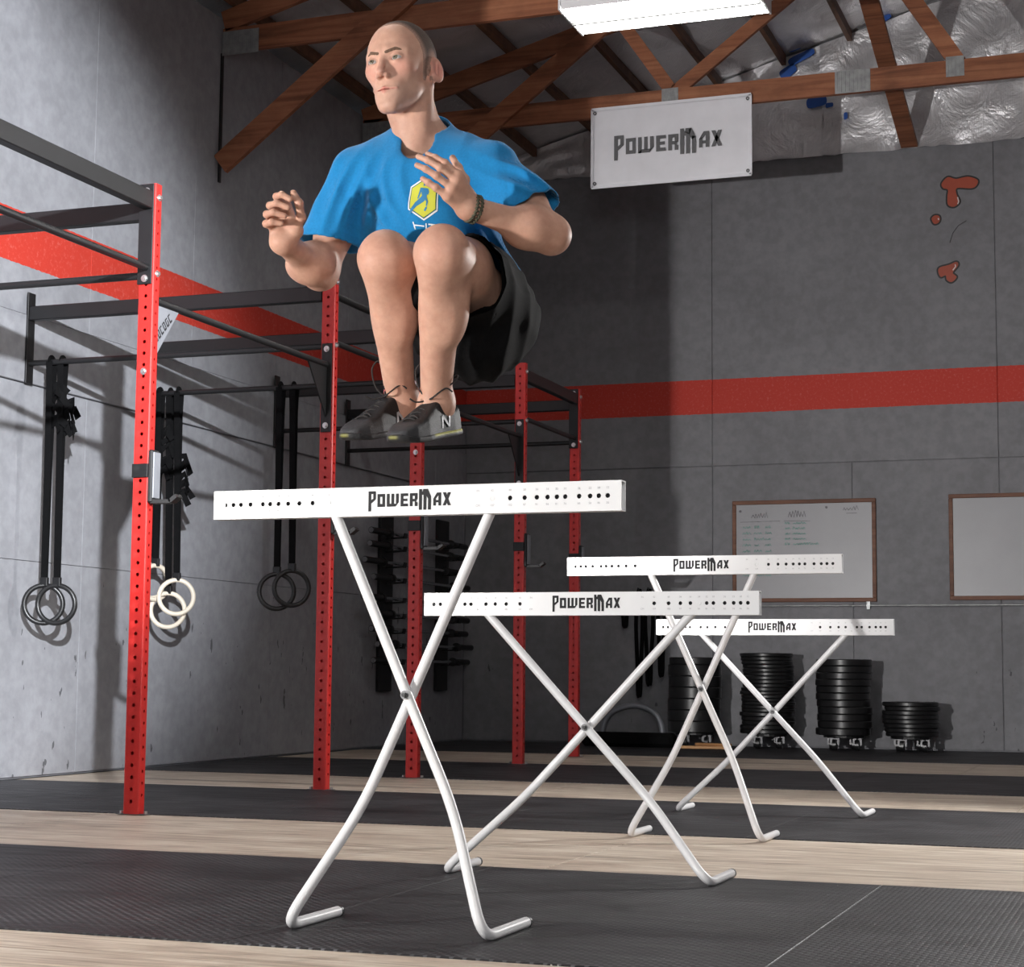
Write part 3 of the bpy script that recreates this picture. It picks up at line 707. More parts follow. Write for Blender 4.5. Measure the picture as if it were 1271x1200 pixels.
splash([(-.10, .40), (-.05, .45), (.02, .43), (.12, .44), (.2, .40), (.16, .34), (.03, .35), (.02, .30), (.045, .23), (.0, .19), (-.05, .21), (-.055, .28), (-.05, .34), (-.09, .36)], 'largest red wall splash, with a drip hanging from it', [(.03, .27), (.038, .23), (.03, .21)])
splash([(-.19, .10), (-.165, .125), (-.13, .12), (-.12, .09), (-.135, .06), (-.17, .055)], 'small round red wall splash between the two bigger ones', [(-.135, .10), (-.13, .085)])
splash([(-.14, -.37), (-.13, -.33), (-.05, -.31), (.01, -.29), (.025, -.32), (-.02, -.38), (.01, -.42), (-.03, -.46), (-.07, -.44), (-.08, -.40), (-.12, -.41)], 'lowest red wall splash, shaped like a heart with a drop', [(.0, -.31), (.004, -.33), (-.02, -.36)])
m = MB(); m.sweep([(-1.70, BW-.001, 4.28), (-1.675, BW-.001, 4.36), (-1.63, BW-.001, 4.42), (-1.56, BW-.001, 4.46)], [(-.012, -.001), (.012, -.001), (.012, .001), (-.012, .001)], up=(0, 0, 1))
o = m.build('wall_stroke', M['decal_black']); tag(o, 'thin curved black stroke painted between the red wall splashes', 'wall decal')
# blue printing on the foil
for k, (x, z, wx, wz, rz) in enumerate(((-2.94, 6.02, .22, .07, .35), (-3.06, 5.90, .14, .09, .5), (-3.0, 6.1, .1, .04, .2), (-2.24, 6.27, .16, .05, .4), (-2.81, 5.60, .16, .09, .05), (-2.70, 5.56, .06, .04, 0), (-2.56, 5.45, .03, .06, 0))):
    m = MB(); m.prism(blob([(-wx/2, -wz/2), (wx*.1, -wz/2), (wx/2, -wz*.3), (wx/2, wz*.4), (wx*.2, wz/2), (-wx/2, wz*.4)], 6), 0, .001, lambda x, y, z: (x, -z, y))
    o = m.build('foil_print', M['blue'], wb); o.location = (x, BW-.075, z); o.rotation_euler.y = -rz

# dark equipment beside the thick plate stack
o = MB(); o.tube(fillet([(-4.66, 15.2, .02), (-4.62, 15.2, .27), (-4.36, 15.2, .36), (-4.14, 15.2, .27), (-4.10, 15.2, .02)], [.15, .15, .15], 8), .026, 12)
o = o.build('steel_arch', M['plate_grey'], None, 60); tag(o, 'bent grey steel tube arch standing on the floor by the thick plates', 'steel tube')
o = MB(); o.cbox(-4.75, -3.95, 14.90, 15.08, .0, .12, .03); o = o.build('equipment_bag', M['strap'], None); tag(o, 'long low black bag on the floor in front of the steel arch', 'bag')
for k, (x, zt, L, wd) in enumerate(((-4.55, 1.32, .30, .05), (-4.42, 1.36, .95, .05), (-4.33, 1.36, .85, .06), (-4.22, 1.34, .75, .05))):
    t = empty('resistance_band', (x, BW-.02, zt-L)); tag(t, ['short thick black band hanging on the back wall, first from the red posts', 'longest black band hanging on the back wall', 'wide black band hanging between the longest band and the last one', 'black band hanging closest to the thick plate stack'][k], 'band', 'black bands hanging on the back wall')
    m = MB(); pts = [(wd*.5*math.cos(a)*(1+.3*math.sin(a*3)), -.035, L/2+L/2*math.sin(a)) for a in np.linspace(0, 2*math.pi, 28)[:-1]]
    m.sweep(pts, [(-.012, -.02), (.012, -.02), (.012, .02), (-.012, .02)], closed=True, up=(0, 1, 0)); m.build('loop', M['strap'], t)
    m = MB(); m.cyl((0, .02, L-.01), (0, -.07, L-.005), .008, 8); m.build('peg', M['black'], t)
for k, (x, y, rz, L) in enumerate(((-3.72, 14.93, .1, .42), (-3.62, 14.98, -.25, .3))):
    o = MB(); o.cbox(-L/2, L/2, -.045, .045, .0, .022, .003); o = o.build('wood_offcut', M['ply2']); o.location = (x, y, .0 if k == 0 else .0225); o.rotation_euler.z = rz
    tag(o, ['longer orange-brown wood offcut on the floor before the thick plates', 'shorter orange-brown wood offcut lying across the longer one'][k], 'wood')
# ------------------------------------------------------------------ the jumping man: blended distance fields turned into one mesh
MO = np.array([-1.77524, 4.41822, 1.74974])                      # origin and axes of the figure's own frame (metres)
MX = np.array([[.94067, .33922, .00862], [.02679, -.09956, .99467], [.33827, -.93542, -.10274]])
V3 = lambda *a: np.array(a, float)
def nrm(v): return v/np.linalg.norm(v)
def smin(a, b, k):
    if k <= 0: return np.minimum(a, b)
    h = np.clip(.5+.5*(b-a)/k, 0, 1); return b+(a-b)*h-k*h*(1-h)
def smax(a, b, k): return -smin(-a, -b, k)
def cone(a, b, r1, r2):
    a = np.asarray(a, float); b = np.asarray(b, float); ba = b-a; L2 = ba@ba
    def f(p):
        pa = p-a; t = np.clip(pa@ba/L2, 0, 1)
        return np.sqrt(((pa-t[:, None]*ba)**2).sum(1))-(r1+(r2-r1)*t)
    return f
def ball(c, r): c = np.asarray(c, float); return lambda p: np.sqrt(((p-c)**2).sum(1))-r
def ell(c, r, B=None):
    c = np.asarray(c, float); r = np.asarray(r, float)
    def f(p):
        q = p-c
        if B is not None: q = q@B.T
        k0 = np.sqrt(((q/r)**2).sum(1)); k1 = np.sqrt(((q/(r*r))**2).sum(1))+1e-9
        return k0*(k0-1)/k1
    return f
def plane(c, n): c = np.asarray(c, float); n = nrm(np.asarray(n, float)); return lambda p: (p-c)@n
def U(k, *fs):
    def f(p):
        d = fs[0](p)
        for g in fs[1:]: d = smin(d, g(p), k)
        return d
    return f
def bounded(f, lo, hi, mar=.06):
    """evaluate f only near its box"""
    lo = np.asarray(lo, float)-mar; hi = np.asarray(hi, float)+mar
    def g(p):
        m = ((p > lo) & (p < hi)).all(1); d = np.full(len(p), mar, float)
        out = np.maximum(np.maximum(lo-p, p-hi), 0); d += np.sqrt((out**2).sum(1))
        if m.any(): d[m] = f(p[m])
        return d
    return g
def polygonize(f, lo, hi, h, B=8, slack=1.9):
    """sparse surface nets: vertices (in the figure's frame) and quads"""
    lo = np.asarray(lo, float); hi = np.asarray(hi, float)
    nb = np.ceil((hi-lo)/(h*B)).astype(int)
    I = np.stack(np.meshgrid(*[np.arange(n) for n in nb], indexing='ij'), -1).reshape(-1, 3)
    cen = lo+(I+.5)*B*h; d = f(cen); I = I[np.abs(d) < slack*B*h]
    N = nb*B+2; loc = np.stack(np.meshgrid(*[np.arange(B+1)]*3, indexing='ij'), -1).reshape(-1, 3)
    keys = []; pos = []; edges = [[], [], []]
    CO = np.array([[i, j, k] for i in (0, 1) for j in (0, 1) for k in (0, 1)])
    ED = [(a, b) for a in range(8) for b in range(a+1, 8) if np.abs(CO[a]-CO[b]).sum() == 1]
    for s in range(0, len(I), 400):
        J = I[s:s+400]; g = (J*B)[:, None, :]+loc[None]
        val = f((lo+g*h).reshape(-1, 3)).reshape(len(J), B+1, B+1, B+1)
        c = np.stack([val[:, i:B+i, j:B+j, k:B+k] for i, j, k in CO], -1)
        ins = c < 0; act = ins.any(-1) & ~ins.all(-1)
        if not act.any(): continue
        b_, x, y, z = np.nonzero(act); cv = c[b_, x, y, z]; ci = cv < 0
        cell = J[b_]*B+np.stack([x, y, z], -1)
        acc = np.zeros((len(cell), 3)); cnt = np.zeros(len(cell))
        for a, b in ED:
            m = ci[:, a] != ci[:, b]; t = np.where(m, cv[:, a]/np.where(m, cv[:, a]-cv[:, b], 1), 0)
            acc += np.where(m[:, None], CO[a]+(CO[b]-CO[a])*t[:, None], 0); cnt += m
        pos.append(lo+(cell+acc/cnt[:, None])*h); keys.append((cell[:, 0]*N[1]+cell[:, 1])*N[2]+cell[:, 2])
        for ax, oc in ((0, 4), (1, 2), (2, 1)):
            m = ci[:, 0] != ci[:, oc]; edges[ax].append((cell[m], ci[m, 0]))
    keys = np.concatenate(keys); pos = np.concatenate(pos); od = np.argsort(keys); ks = keys[od]
    quads = []
    for ax in range(3):
        cell = np.concatenate([e[0] for e in edges[ax]]); sgn = np.concatenate([e[1] for e in edges[ax]])
        u = np.eye(3, dtype=int)[(ax+1) % 3]; v = np.eye(3, dtype=int)[(ax+2) % 3]; q = []; ok = np.ones(len(cell), bool)
        for o in (0*u, u, u+v, v):
            cc = cell-o; k = (cc[:, 0]*N[1]+cc[:, 1])*N[2]+cc[:, 2]; i = np.clip(np.searchsorted(ks, k), 0, len(ks)-1); ok &= ks[i] == k; q.append(od[i])
        q = np.stack(q, -1)[ok]; sg = sgn[ok]
        q[~sg] = q[~sg][:, ::-1]
        quads.append(q)
    return pos, np.concatenate(quads)
def relax(pos, q, it=2, lam=.5):
    n = len(pos); a = np.concatenate([q[:, [0, 1]], q[:, [1, 2]], q[:, [2, 3]], q[:, [3, 0]]])
    deg = np.bincount(a.ravel(), minlength=n).astype(float)
    for _ in range(it):
        s = np.zeros_like(pos)
        for k in range(3):
            s[:, k] = np.bincount(a[:, 0], pos[a[:, 1], k], n)+np.bincount(a[:, 1], pos[a[:, 0], k], n)
        pos = pos+lam*(s/np.maximum(deg, 1)[:, None]-pos)
    return pos
def to_world(p): return p@MX+MO
ORG = np.array([-1.79, 4.35, 1.18])
def npmesh(name, parts, mats, colors=None, cname='Col'):
    vs = []; qs = []; n = 0
    for p, q in parts: vs.append(p); qs.append(q+n); n += len(p)
    v = (to_world(np.concatenate(vs))-ORG).astype(np.float32); q = np.concatenate(qs).astype(np.int32)
    me = bpy.data.meshes.new(name); me.vertices.add(len(v)); me.vertices.foreach_set('co', v.ravel())
    me.loops.add(q.size); me.loops.foreach_set('vertex_index', q.ravel())
    me.polygons.add(len(q)); me.polygons.foreach_set('loop_start', np.arange(0, q.size, 4, dtype=np.int32)); me.polygons.foreach_set('loop_total', np.full(len(q), 4, np.int32))
    me.update(calc_edges=True); me.validate()
    for m in mats: me.materials.append(m)
    if colors is not None:
        at = me.color_attributes.new(cname, 'FLOAT_COLOR', 'POINT'); c = np.ones((len(v), 4), np.float32); c[:, :3] = colors; at.data.foreach_set('color', c.ravel())
    me.shade_smooth(); return me
# joints (figure frame: right, up, towards the viewer)
hipL, hipR = V3(.108,-.185,.00), V3(-.01,-.185,-.09)
kneL, kneR = V3(-.008,-.078,.385), V3(-.155,-.076,.27)
ankL, ankR = V3(-.030,-.436,.235), V3(-.125,-.424,.115)
shL, shR = V3(.112,.150,.18), V3(-.242,.165,.05)
elL, wrL = V3(.258,-.018,.27), V3(.056,.033,.385)
elR, wrR = V3(-.345,-.082,.03), V3(-.417,-.032,.235)
nk0, nk1 = V3(-.070,.262,.080), V3(-.098,.350,.115)
fw = V3(-.57, 0, .82); lf = V3(.82, 0, .57)
# ---- head frame
ya, pi_ = R(25), R(4)
hz = V3(-math.sin(ya)*math.cos(pi_), math.sin(pi_), math.cos(ya)*math.cos(pi_)); hxv = nrm(np.cross(V3(-.10, 1, 0), hz)); hy = np.cross(hz, hxv)
HB = np.array([hxv, hy, hz]); HC = V3(-.125, .424, .145); HS = 1.08
def hp(x, y, z): return HC+HS*(x*hxv+y*hy+z*hz)
def hl(p): return (p-HC)@HB.T/HS
def head_local(q):
    s = q.copy(); s[:, 0] = np.abs(s[:, 0])                      # symmetric
    d = ell((0, .030, -.014), (.076, .088, .095))(s)
    d = smin(d, ell((0, .022, .026), (.062, .070, .060))(s), .02)
    d = smin(d, ell((0, -.030, .026), (.056, .076, .056))(s), .03)
    d = smin(d, cone((.045, -.044, -.008), (.035, -.072, .022), .018, .014)(s), .022)
    d = smin(d, cone((.035, -.072, .022), (.010, -.106, .066), .013, .012)(s), .022)
    d = smin(d, ell((0, -.106, .070), (.023, .015, .016))(s), .020)
    d = smin(d, cone((.012, .0215, .0815), (.046, .0185, .060), .0105, .0095)(s), .012)
    d = smin(d, ell((.043, -.016, .054), (.016, .014, .017))(s), .025)
    d = smin(d, ell((0, -.070, .064), (.032, .030, .022))(s), .020)
    d = smin(d, ell((0, -.084, .042), (.037, .030, .034))(s), .020)
    # eye sockets, lids
    d = smax(d, -ell((.030, .000, .100), (.020, .012, .0175))(s), .010)
    eye = ball(EYE, .0150)(s)
    ra = .06; RA = np.array([[math.cos(ra), math.sin(ra), 0], [-math.sin(ra), math.cos(ra), 0], [0, 0, 1]])
    slit = ell((.0318, .0000, .090), (.0158, .0047, .022), RA)(s)
    lid = smax(eye, -slit, .0012); d = smin(d, lid, .0035); d = np.maximum(d, -np.maximum(ball(EYE, .0132)(s), slit))
    # nose
    n = cone((0, .016, .081), (0, -.031, .1035), .0066, .0080)(s)
    n = smin(n, ell((0, -.0365, .1025), (.0095, .0085, .0115))(s), .008)
    n = smin(n, ell((.0112, -.0410, .0925), (.0066, .0072, .0105))(s), .005)
    d = smin(d, n, .008); d = smax(d, -ell((.0062, -.0482, .0985), (.0036, .0034, .0065))(s), .002)
    # mouth
    d = smin(d, lips(s), .0035); d = smax(d, -ell((0, -.0722, .0910), (.0300, .0010, .0175))(s), .0015)
    d = smax(d, -ell((0, -.0580, .0925), (.0022, .005, .004))(s), .006)
    # ear
    a = R(28); E = np.array([[math.cos(a), 0, math.sin(a)], [0, 1, 0], [-math.sin(a), 0, math.cos(a)]])
    T_ = R(-14); E2 = np.array([[1, 0, 0], [0, math.cos(T_), -math.sin(T_)], [0, math.sin(T_), math.cos(T_)]])@E
    ear = ell((.0825, -.010, -.024), (.0085, .031, .0190), E2)(s)
    ear = smax(ear, -ell((.0890, -.006, -.0205), (.0068, .0240, .0130), E2)(s), .003)
    ear = smin(ear, cone((.0840, .006, -.027), (.0840, -.020, -.024), .0030, .0035)(s), .003)
    ear = smin(ear, ell((.0765, -.034, -.013), (.0060, .009, .008))(s), .005)
    ear = smin(ear, ell((.0775, -.010, -.008), (.0045, .0085, .0045))(s), .004)
    ear = smin(ear, ell((.070, -.008, -.016), (.012, .022, .010))(s), .004)
    return smin(d, ear, .005)
EYE = (.0315, .0005, .0730)
def lips(s): return smin(cone((.0285, -.0712, .0770), (.0, -.0685, .0872), .0026, .0040)(s), cone((.0255, -.0728, .0775), (0, -.0775, .0860), .0028, .0054)(s), .002)
head = lambda p: head_local(hl(p))*HS
neck = U(.03, cone(nk0-V3(0,.05,0), hp(0,-.035,-.03), .066, .057), cone(hp(.056,-.045,-.025), nk0+V3(-.01,-.03,.055), .015, .013), cone(hp(-.056,-.045,-.025), nk0+V3(-.03,-.03,.045), .015, .013),
         cone(nk0+V3(0,.0,-.02), shL+V3(-.03,.02,-.03), .05, .05), cone(nk0+V3(0,.0,-.02), shR+V3(.03,.02,-.02), .05, .05))
hn = lambda p: smin(head(p), neck(p), .018)
hn_lo, hn_hi = V3(-.30,.06,-.02), V3(.16,.58,.32)
# ---- limbs
def leg(h, k, a):
    ax = nrm(a-k); side = nrm(np.cross(ax, fw)); fr = fw-ax*(fw@ax); fr = nrm(fr)
    th = nrm(k-h)
    fs = [cone(h, k, .088, .066), ell(h+(k-h)*.62+V3(0,.03,0), (.075,.07,.10)), ell(k+fr*.002+V3(0,.002,0), (.055,.061,.053)), ell(k+fr*.043+ax*.000, (.024,.027,.016)), ball(k+fr*.020+side*.032-ax*.002, .023), ball(k+fr*.020-side*.032-ax*.002, .024), ell(k+fr*.036+ax*.058, (.016,.024,.013)),
          cone(k+ax*.03, a, .057, .036), ell(k+ax*.135-fr*.022+side*.010, (.052,.10,.050)), ell(k+ax*.13-fr*.018-side*.014, (.048,.10,.046)),
          cone(k+fr*.030+ax*.04, a+fr*.012, .026, .02), ball(a+side*.03+ax*.012, .015), ball(a-side*.03+ax*.006, .016), cone(a-fr*.012, a+ax*.05-fr*.02, .034, .034), cone(a, a+ax*.05+fr*.05, .035, .035)]
    return U(.028, *fs)
legL = leg(hipL, kneL, ankL); legR = leg(hipR, kneR, ankR)
def arm(s, e, w, out):
    d = nrm(w-e); u = nrm(e-s)
    return U(.026, cone(s, e, .056, .043), ball(s, .062), ell(s+(e-s)*.55+out*.012, (.050,.055,.05)), ball(e-d*.004, .040), cone(e, w, .044, .0275), ell(e+(w-e)*.28+V3(0,-.004,0), (.064,.052,.052)), ell(e+(w-e)*.24-u*.01, (.05,.047,.048)), ell(w, (.029,.026,.026)))
armL = arm(shL, elL, wrL, V3(.5,.3,.5)); armR = arm(shR, elR, wrR, V3(-.7,.2,.6))
def fingers(rows, r0=.0096, k=.004):
    fs = []
    for pts in rows:
        for i, (a, b) in enumerate(zip(pts, pts[1:])):
            ra = r0*(1-.10*i); fs.append(cone(V3(*a), V3(*b), ra, ra*.90))
            fs.append(ball(V3(*a), ra*1.06))
    return fs
# his left hand: flat, back of the hand to the viewer, fingers up and to the left
FL = [[(.032,.103,.428), (.000,.132,.437), (-.024,.146,.433), (-.043,.156,.424)],
      [(.027,.090,.434), (-.012,.119,.446), (-.042,.138,.440), (-.065,.149,.430)],
      [(.017,.072,.435), (-.020,.099,.448), (-.046,.116,.445), (-.068,.127,.437)],
      [(.006,.053,.430), (-.022,.072,.442), (-.040,.084,.441), (-.054,.094,.436)]]
thL = [[(.050,.062,.385), (.046,.102,.378), (.030,.132,.374), (.016,.156,.372)]]
palmL = U(.014, *[cone(wrL+V3(*o), V3(*f[0]), .018, .0135) for f, o in zip(FL, ((.004,.010,0), (.0,.006,.004), (-.004,-.002,.004), (-.008,-.008,0)))], cone(wrL, V3(*thL[0][0]), .02, .018), cone(V3(.05,.06,.387), V3(.03,.095,.41), .018, .014))
handL = lambda p, a=U(.0035, *fingers(FL)), b=palmL, c=U(.006, *fingers(thL, .0115)): smin(smin(b(p), a(p), .008), c(p), .010)
# his right hand: half-closed, palm turned inwards, thumb up
FR = [[(-.410,.060,.240), (-.428,.077,.272), (-.412,.078,.300), (-.391,.066,.303)],
      [(-.422,.040,.240), (-.444,.054,.276), (-.424,.056,.305), (-.396,.045,.306)],
      [(-.431,.020,.240), (-.452,.032,.276), (-.432,.033,.305), (-.404,.024,.304)],
      [(-.436,.001,.240), (-.454,.009,.272), (-.437,.010,.298), (-.414,.006,.297)]]
thR = [[(-.385,-.005,.245), (-.367,.026,.268), (-.370,.058,.286), (-.384,.083,.290)]]
palmR = U(.014, *[cone(wrR+V3(*o), V3(*f[0]), .019, .0145) for f, o in zip(FR, ((.010,.008,0), (.003,.006,0), (-.004,.004,0), (-.010,.0,0)))], cone(wrR+V3(.01,0,0), V3(*thR[0][0]), .021, .019), cone(V3(*thR[0][0]), V3(-.405,.045,.245), .017, .015))
handR = lambda p, a=U(.0035, *fingers(FR, .0100)), b=palmR, c=U(.006, *fingers(thR, .0118)): smin(smin(b(p), a(p), .008), c(p), .010)
ytL = R(27); TB = np.array([[math.cos(ytL), 0, math.sin(ytL)], [0, 1, 0], [-math.sin(ytL), 0, math.cos(ytL)]])
trunk = U(.05, ell((-.055,.09,.095), (.165,.17,.105), TB), ell((.0,-.06,.03), (.13,.17,.10), TB), ell((.045,-.19,-.05), (.14,.10,.11), TB))
def box_of(*pts, m=.09): a = np.array(pts); return a.min(0)-m, a.max(0)+m
PARTS = [bounded(hn, hn_lo, hn_hi), bounded(legL, *box_of(hipL, kneL, ankL+V3(-.03,-.06,.05))), bounded(legR, *box_of(hipR, kneR, ankR+V3(-.03,-.06,.05))),
         bounded(armL, *box_of(shL, elL, wrL)), bounded(armR, *box_of(shR, elR, wrR)), bounded(handL, *box_of(*[V3(*q) for f in FL+thL for q in f], wrL, m=.03), mar=.03),
         bounded(handR, *box_of(*[V3(*q) for f in FR+thR for q in f], wrR, m=.03), mar=.03), bounded(trunk, (-.25,-.32,-.18), (.22,.30,.24))]
def body(p):
    d = PARTS[0](p)
    for f in PARTS[1:]: d = smin(d, f(p), .010)
    return d
HEADCUT = .20
def split(p, q, keep): m = keep(p); return p, q[m[q].all(1)]
inhandL = lambda p: ((p > V3(-.12,.045,.33)) & (p < V3(.11,.2,.5))).all(1)
inhandR = lambda p: ((p > V3(-.50,-.012,.20)) & (p < V3(-.33,.12,.35))).all(1)
inhead = lambda p: (p[:, 1] > HEADCUT) & (np.abs(p[:, 0]+.11) < .16) & (p[:, 2] > -.06)
P0, Q0 = polygonize(body, (-.50,-.56,-.26), (.40,.60,.52), .0042)
P0 = relax(P0, Q0, 2)
P0, Q0 = split(P0, Q0, lambda p: ~(inhead(p) | inhandL(p) | inhandR(p)))
P1, Q1 = polygonize(PARTS[0], (-.30,HEADCUT-.012,-.08), (.08,.60,.33), .0019); P1 = relax(P1, Q1, 1, .4)
bl = lambda p: smin(PARTS[3](p), PARTS[5](p), .010)
br = lambda p: smin(PARTS[4](p), PARTS[6](p), .010)
P2, Q2 = polygonize(bl, (-.125,.036,.32), (.115,.205,.51), .0019); P2 = relax(P2, Q2, 1, .4)
P3, Q3 = polygonize(br, (-.505,-.022,.19), (-.325,.125,.355), .0019); P3 = relax(P3, Q3, 1, .4)
# skin colouring
allp = np.concatenate([P0, P1, P2, P3]); skin = np.tile(np.array([.575, .320, .230]), (len(allp), 1))
def tint(mask, col): 
    global skin
    skin = skin*(1-mask[:, None])+np.array(col)*mask[:, None]
sm = lambda e0, e1, x: (lambda t: t*t*(3-2*t))(np.clip((x-e0)/(e1-e0), 0, 1))
q = hl(allp); s = q.copy(); s[:, 0] = np.abs(s[:, 0]); inh = q[:, 1] > -.16
face = np.exp(-((s-V3(0,-.02,.09))**2).sum(1)/.09**2)*inh
tint(face*.35, (.66,.40,.31))
ck = np.exp(-((s-V3(.042,-.022,.075))**2).sum(1)/.024**2)*inh; tint(ck*.45, (.66,.27,.21))
ns = np.exp(-((s-V3(0,-.034,.115))**2).sum(1)/.020**2)*inh; tint(ns*.45, (.64,.26,.20))
er = np.exp(-((s-V3(.088,-.010,-.025))**2).sum(1)/.032**2)*inh*(s[:, 0] > .062); tint(er*.6, (.70,.25,.21))
jaw = sm(-.045, -.075, s[:, 1])*sm(.0, .03, s[:, 2])*inh*(s[:, 1] > -.125)*(1-.6*np.exp(-((s-V3(0,-.07,.095))**2).sum(1)/.02**2)); tint(jaw*.22, (.42,.30,.25))
lipd = lips(s)+.0004; tint(sm(.0014, -.0004, lipd)*inh*.8, (.56,.16,.14))
lidd = ell((.0318,.0000,.084), (.0172,.0074,.016))(s); tint(sm(.0015, -.001, lidd)*inh*.45, (.30,.15,.11))
knee_red = np.exp(-((allp-kneL-V3(-.02,0,.05))**2).sum(1)/.05**2)+np.exp(-((allp-kneR-V3(-.03,0,.04))**2).sum(1)/.05**2); tint(np.clip(knee_red, 0, 1)*.25, (.62,.28,.21))  # reddened skin over both knees
t = NT('skin'); a = t.n('ShaderNodeAttribute', attribute_name='Col').outputs['Color']; v = t.coord('Object')
c = t.mix(.4, a, t.ramp(t.noise(v, 26, 5, .65), [(.35, (.36,.36,.36)), (.65, (.64,.64,.64))]), 'OVERLAY')
t.set(Base_Color=c, Roughness=.52, Specular_IOR_Level=.35, Subsurface_Weight=.12, Subsurface_Radius=(.02,.008,.005), Subsurface_Scale=.4)
t.bump(t.noise(v, 300, 2), .08, .002); M['skin'] = t.m
me = npmesh('person', [(P0, Q0), (P1, Q1), (P2, Q2), (P3, Q3)], [M['skin']], skin)
man = link('person', me); man.location = ORG
tag(man, 'man in a bright blue t-shirt and black shorts jumping with knees tucked', 'person')
def mpart(name, f, lo, hi, h, mat, parent=None, rel=1, colors=None):
    p, q_ = polygonize(f, lo, hi, h); p = relax(p, q_, rel, .45)
    me = npmesh(name, [(p, q_)], [mat], colors(p) if colors else None)
    return link(name, me, None, parent or man)
# hair: cropped cap hugging the skull
def hair_reg(p):
    q = hl(p); x = np.abs(q[:, 0]); y = q[:, 1]; z = q[:, 2]
    front = z-np.interp(y, [-.06, -.02, .02, .055, .08, .10, .12], [.006, .014, .022, .036, .046, .052, .060])-.35*np.maximum(.03-x, 0)*(y > .09)
    low = np.where(z > -.012, -.040-y, -.062-y)
    d = np.maximum(front, low)
    earz = ell((.088,-.012,-.026), (.026,.040,.0235))(np.stack([x, y, z], -1)); d = np.maximum(d, -earz)
    return d+.0005*np.sin(p[:, 1]*900+p[:, 0]*500)
t = NT('cropped_hair'); v = t.coord('Object'); a = t.n('ShaderNodeAttribute', attribute_name='Col').outputs['Color']
t.set(Base_Color=t.mix(.5, a, t.ramp(t.noise(v, 420, 3), [(.35, (.25,)*3), (.65, (.72,)*3)]), 'OVERLAY'), Roughness=.75, Specular_IOR_Level=.2); t.bump(t.noise(v, 500, 2), .4, .002); M['hair'] = t.m
def hair_col(p): m = sm(.001, -.022, hair_reg(p))[:, None]; return np.array([.36,.215,.165])*(1-m)+np.array([.085,.058,.047])*m
mpart('hair', lambda p: np.maximum(head(p)-.0009, hair_reg(p)), (-.29,.30,-.02), (.04,.60,.32), .0020, M['hair'], None, 1, hair_col)
M['brow'] = simple('eyebrow_hair', (.17,.095,.06), .8, 0, .3, 300)
for sx in (-1, 1):
    br_ = U(.003, cone(hp(sx*.011,.0145,.092), hp(sx*.034,.0215,.085), .0042, .0045), cone(hp(sx*.034,.0215,.085), hp(sx*.053,.0145,.064), .0042, .0018))
    c0 = hp(sx*.032, .02, .08)
    mpart('eyebrow', lambda p, b=br_: np.maximum(np.abs(head(p)-.0000)-.0007, b(p)), c0-.04, c0+.04, .0013, M['brow'])
    # eyeball with iris and pupil
    c0 = hp(sx*EYE[0],EYE[1],EYE[2]); gaze = nrm(hz+V3(-.06,.10,0)); m = MB(); mi = []
    bm = bmesh.new(); bmesh.ops.create_uvsphere(bm, u_segments=32, v_segments=24, radius=.0134*HS); 
    rot = Vector((0, 0, 1)).rotation_difference(Vector(gaze@MX)); 
    for f in bm.faces:
        cz = f.calc_center_median().normalized().z; f.material_index = 2 if cz > math.cos(R(11)) else (1 if cz > math.cos(R(30)) else 0); f.smooth = True
    for v in bm.verts: v.co = rot@v.co
    em = bpy.data.meshes.new('eye'); bm.to_mesh(em); bm.free()
    if 'sclera' not in M:
        M['sclera'] = simple('eye_white', (.40,.37,.355), .2, 0, .03); M['iris'] = simple('hazel_iris', (.13,.11,.075), .2, 0, .2, 400); M['pupil'] = simple('pupil', (.01,.01,.01), .1, 0, .02)
    for k in ('sclera', 'iris', 'pupil'): em.materials.append(M[k])
    e = link('eye', em, None, man); e.location = to_world(c0)-ORG
# ---- t-shirt
slR, slL = shR+(elR-shR)*.70, shL+(elL-shL)*.66
def wr(p, d, f, ph): x = np.sin((p@V3(*d)*f+ph)*.5); return 2*np.sqrt(x*x+.03)-1.3
def shirt_outer(p):
    d = U(.055, ell((-.062,.085,.095), (.190,.165,.132), TB), ell((-.01,-.05,.035), (.160,.19,.128), TB), ell((.055,-.14,-.02), (.158,.14,.130), TB),
          cone(shR+V3(.02,.0,0), shL+V3(-.02,.01,-.01), .066, .066), cone(nk0+V3(0,.0,-.02), shL+V3(-.02,.0,-.02), .062, .07), cone(nk0+V3(0,.0,-.02), shR+V3(.02,.0,-.01), .062, .07))(p)
    sr = cone(shR, slR+(elR-shR)*.2, .070, .090)(p); sl = cone(shL, slL+(elL-shL)*.2, .072, .090)(p)
    d = smin(d, sr, .03); d = smin(d, sl, .03)
    # folds
    w1 = wr(p, (.9,.3,.2), 130, 8*p[:, 1]+3*np.sin(p[:, 1]*17)); m1 = np.exp(-((p-V3(-.16,.10,.18))**2).sum(1)/.08**2)
    w2 = wr(p, (.55,.8,.0), 150, 2*np.sin(p[:, 0]*22)); m2 = np.exp(-((p-V3(.20,.10,.25))**2).sum(1)/.10**2)
    w3 = wr(p, (.85,.5,.0), 190, 1.5*np.sin(p[:, 1]*15)); m3 = np.exp(-((p-V3(.14,-.10,.08))**2).sum(1)/.12**2)
    w4 = wr(p, (.9,-.45,.1), 130, 2*np.sin(p[:, 1]*12)); m4 = np.exp(-((p-V3(-.25,.09,.10))**2).sum(1)/.10**2)
    w5 = wr(p, (.95,.2,.3), 70, 3*np.sin(p[:, 1]*9))
    return d+.0075*w1*m1+.0115*w2*m2+.0100*w3*m3+.0095*w4*m4+.002*w5
neckhole = U(.01, cone(nk0+V3(.006,-.015,.02), nk0+V3(-.02,.16,.05), .066, .078), ell(nk0+V3(-.012,-.026,.090), (.044,.056,.055)))
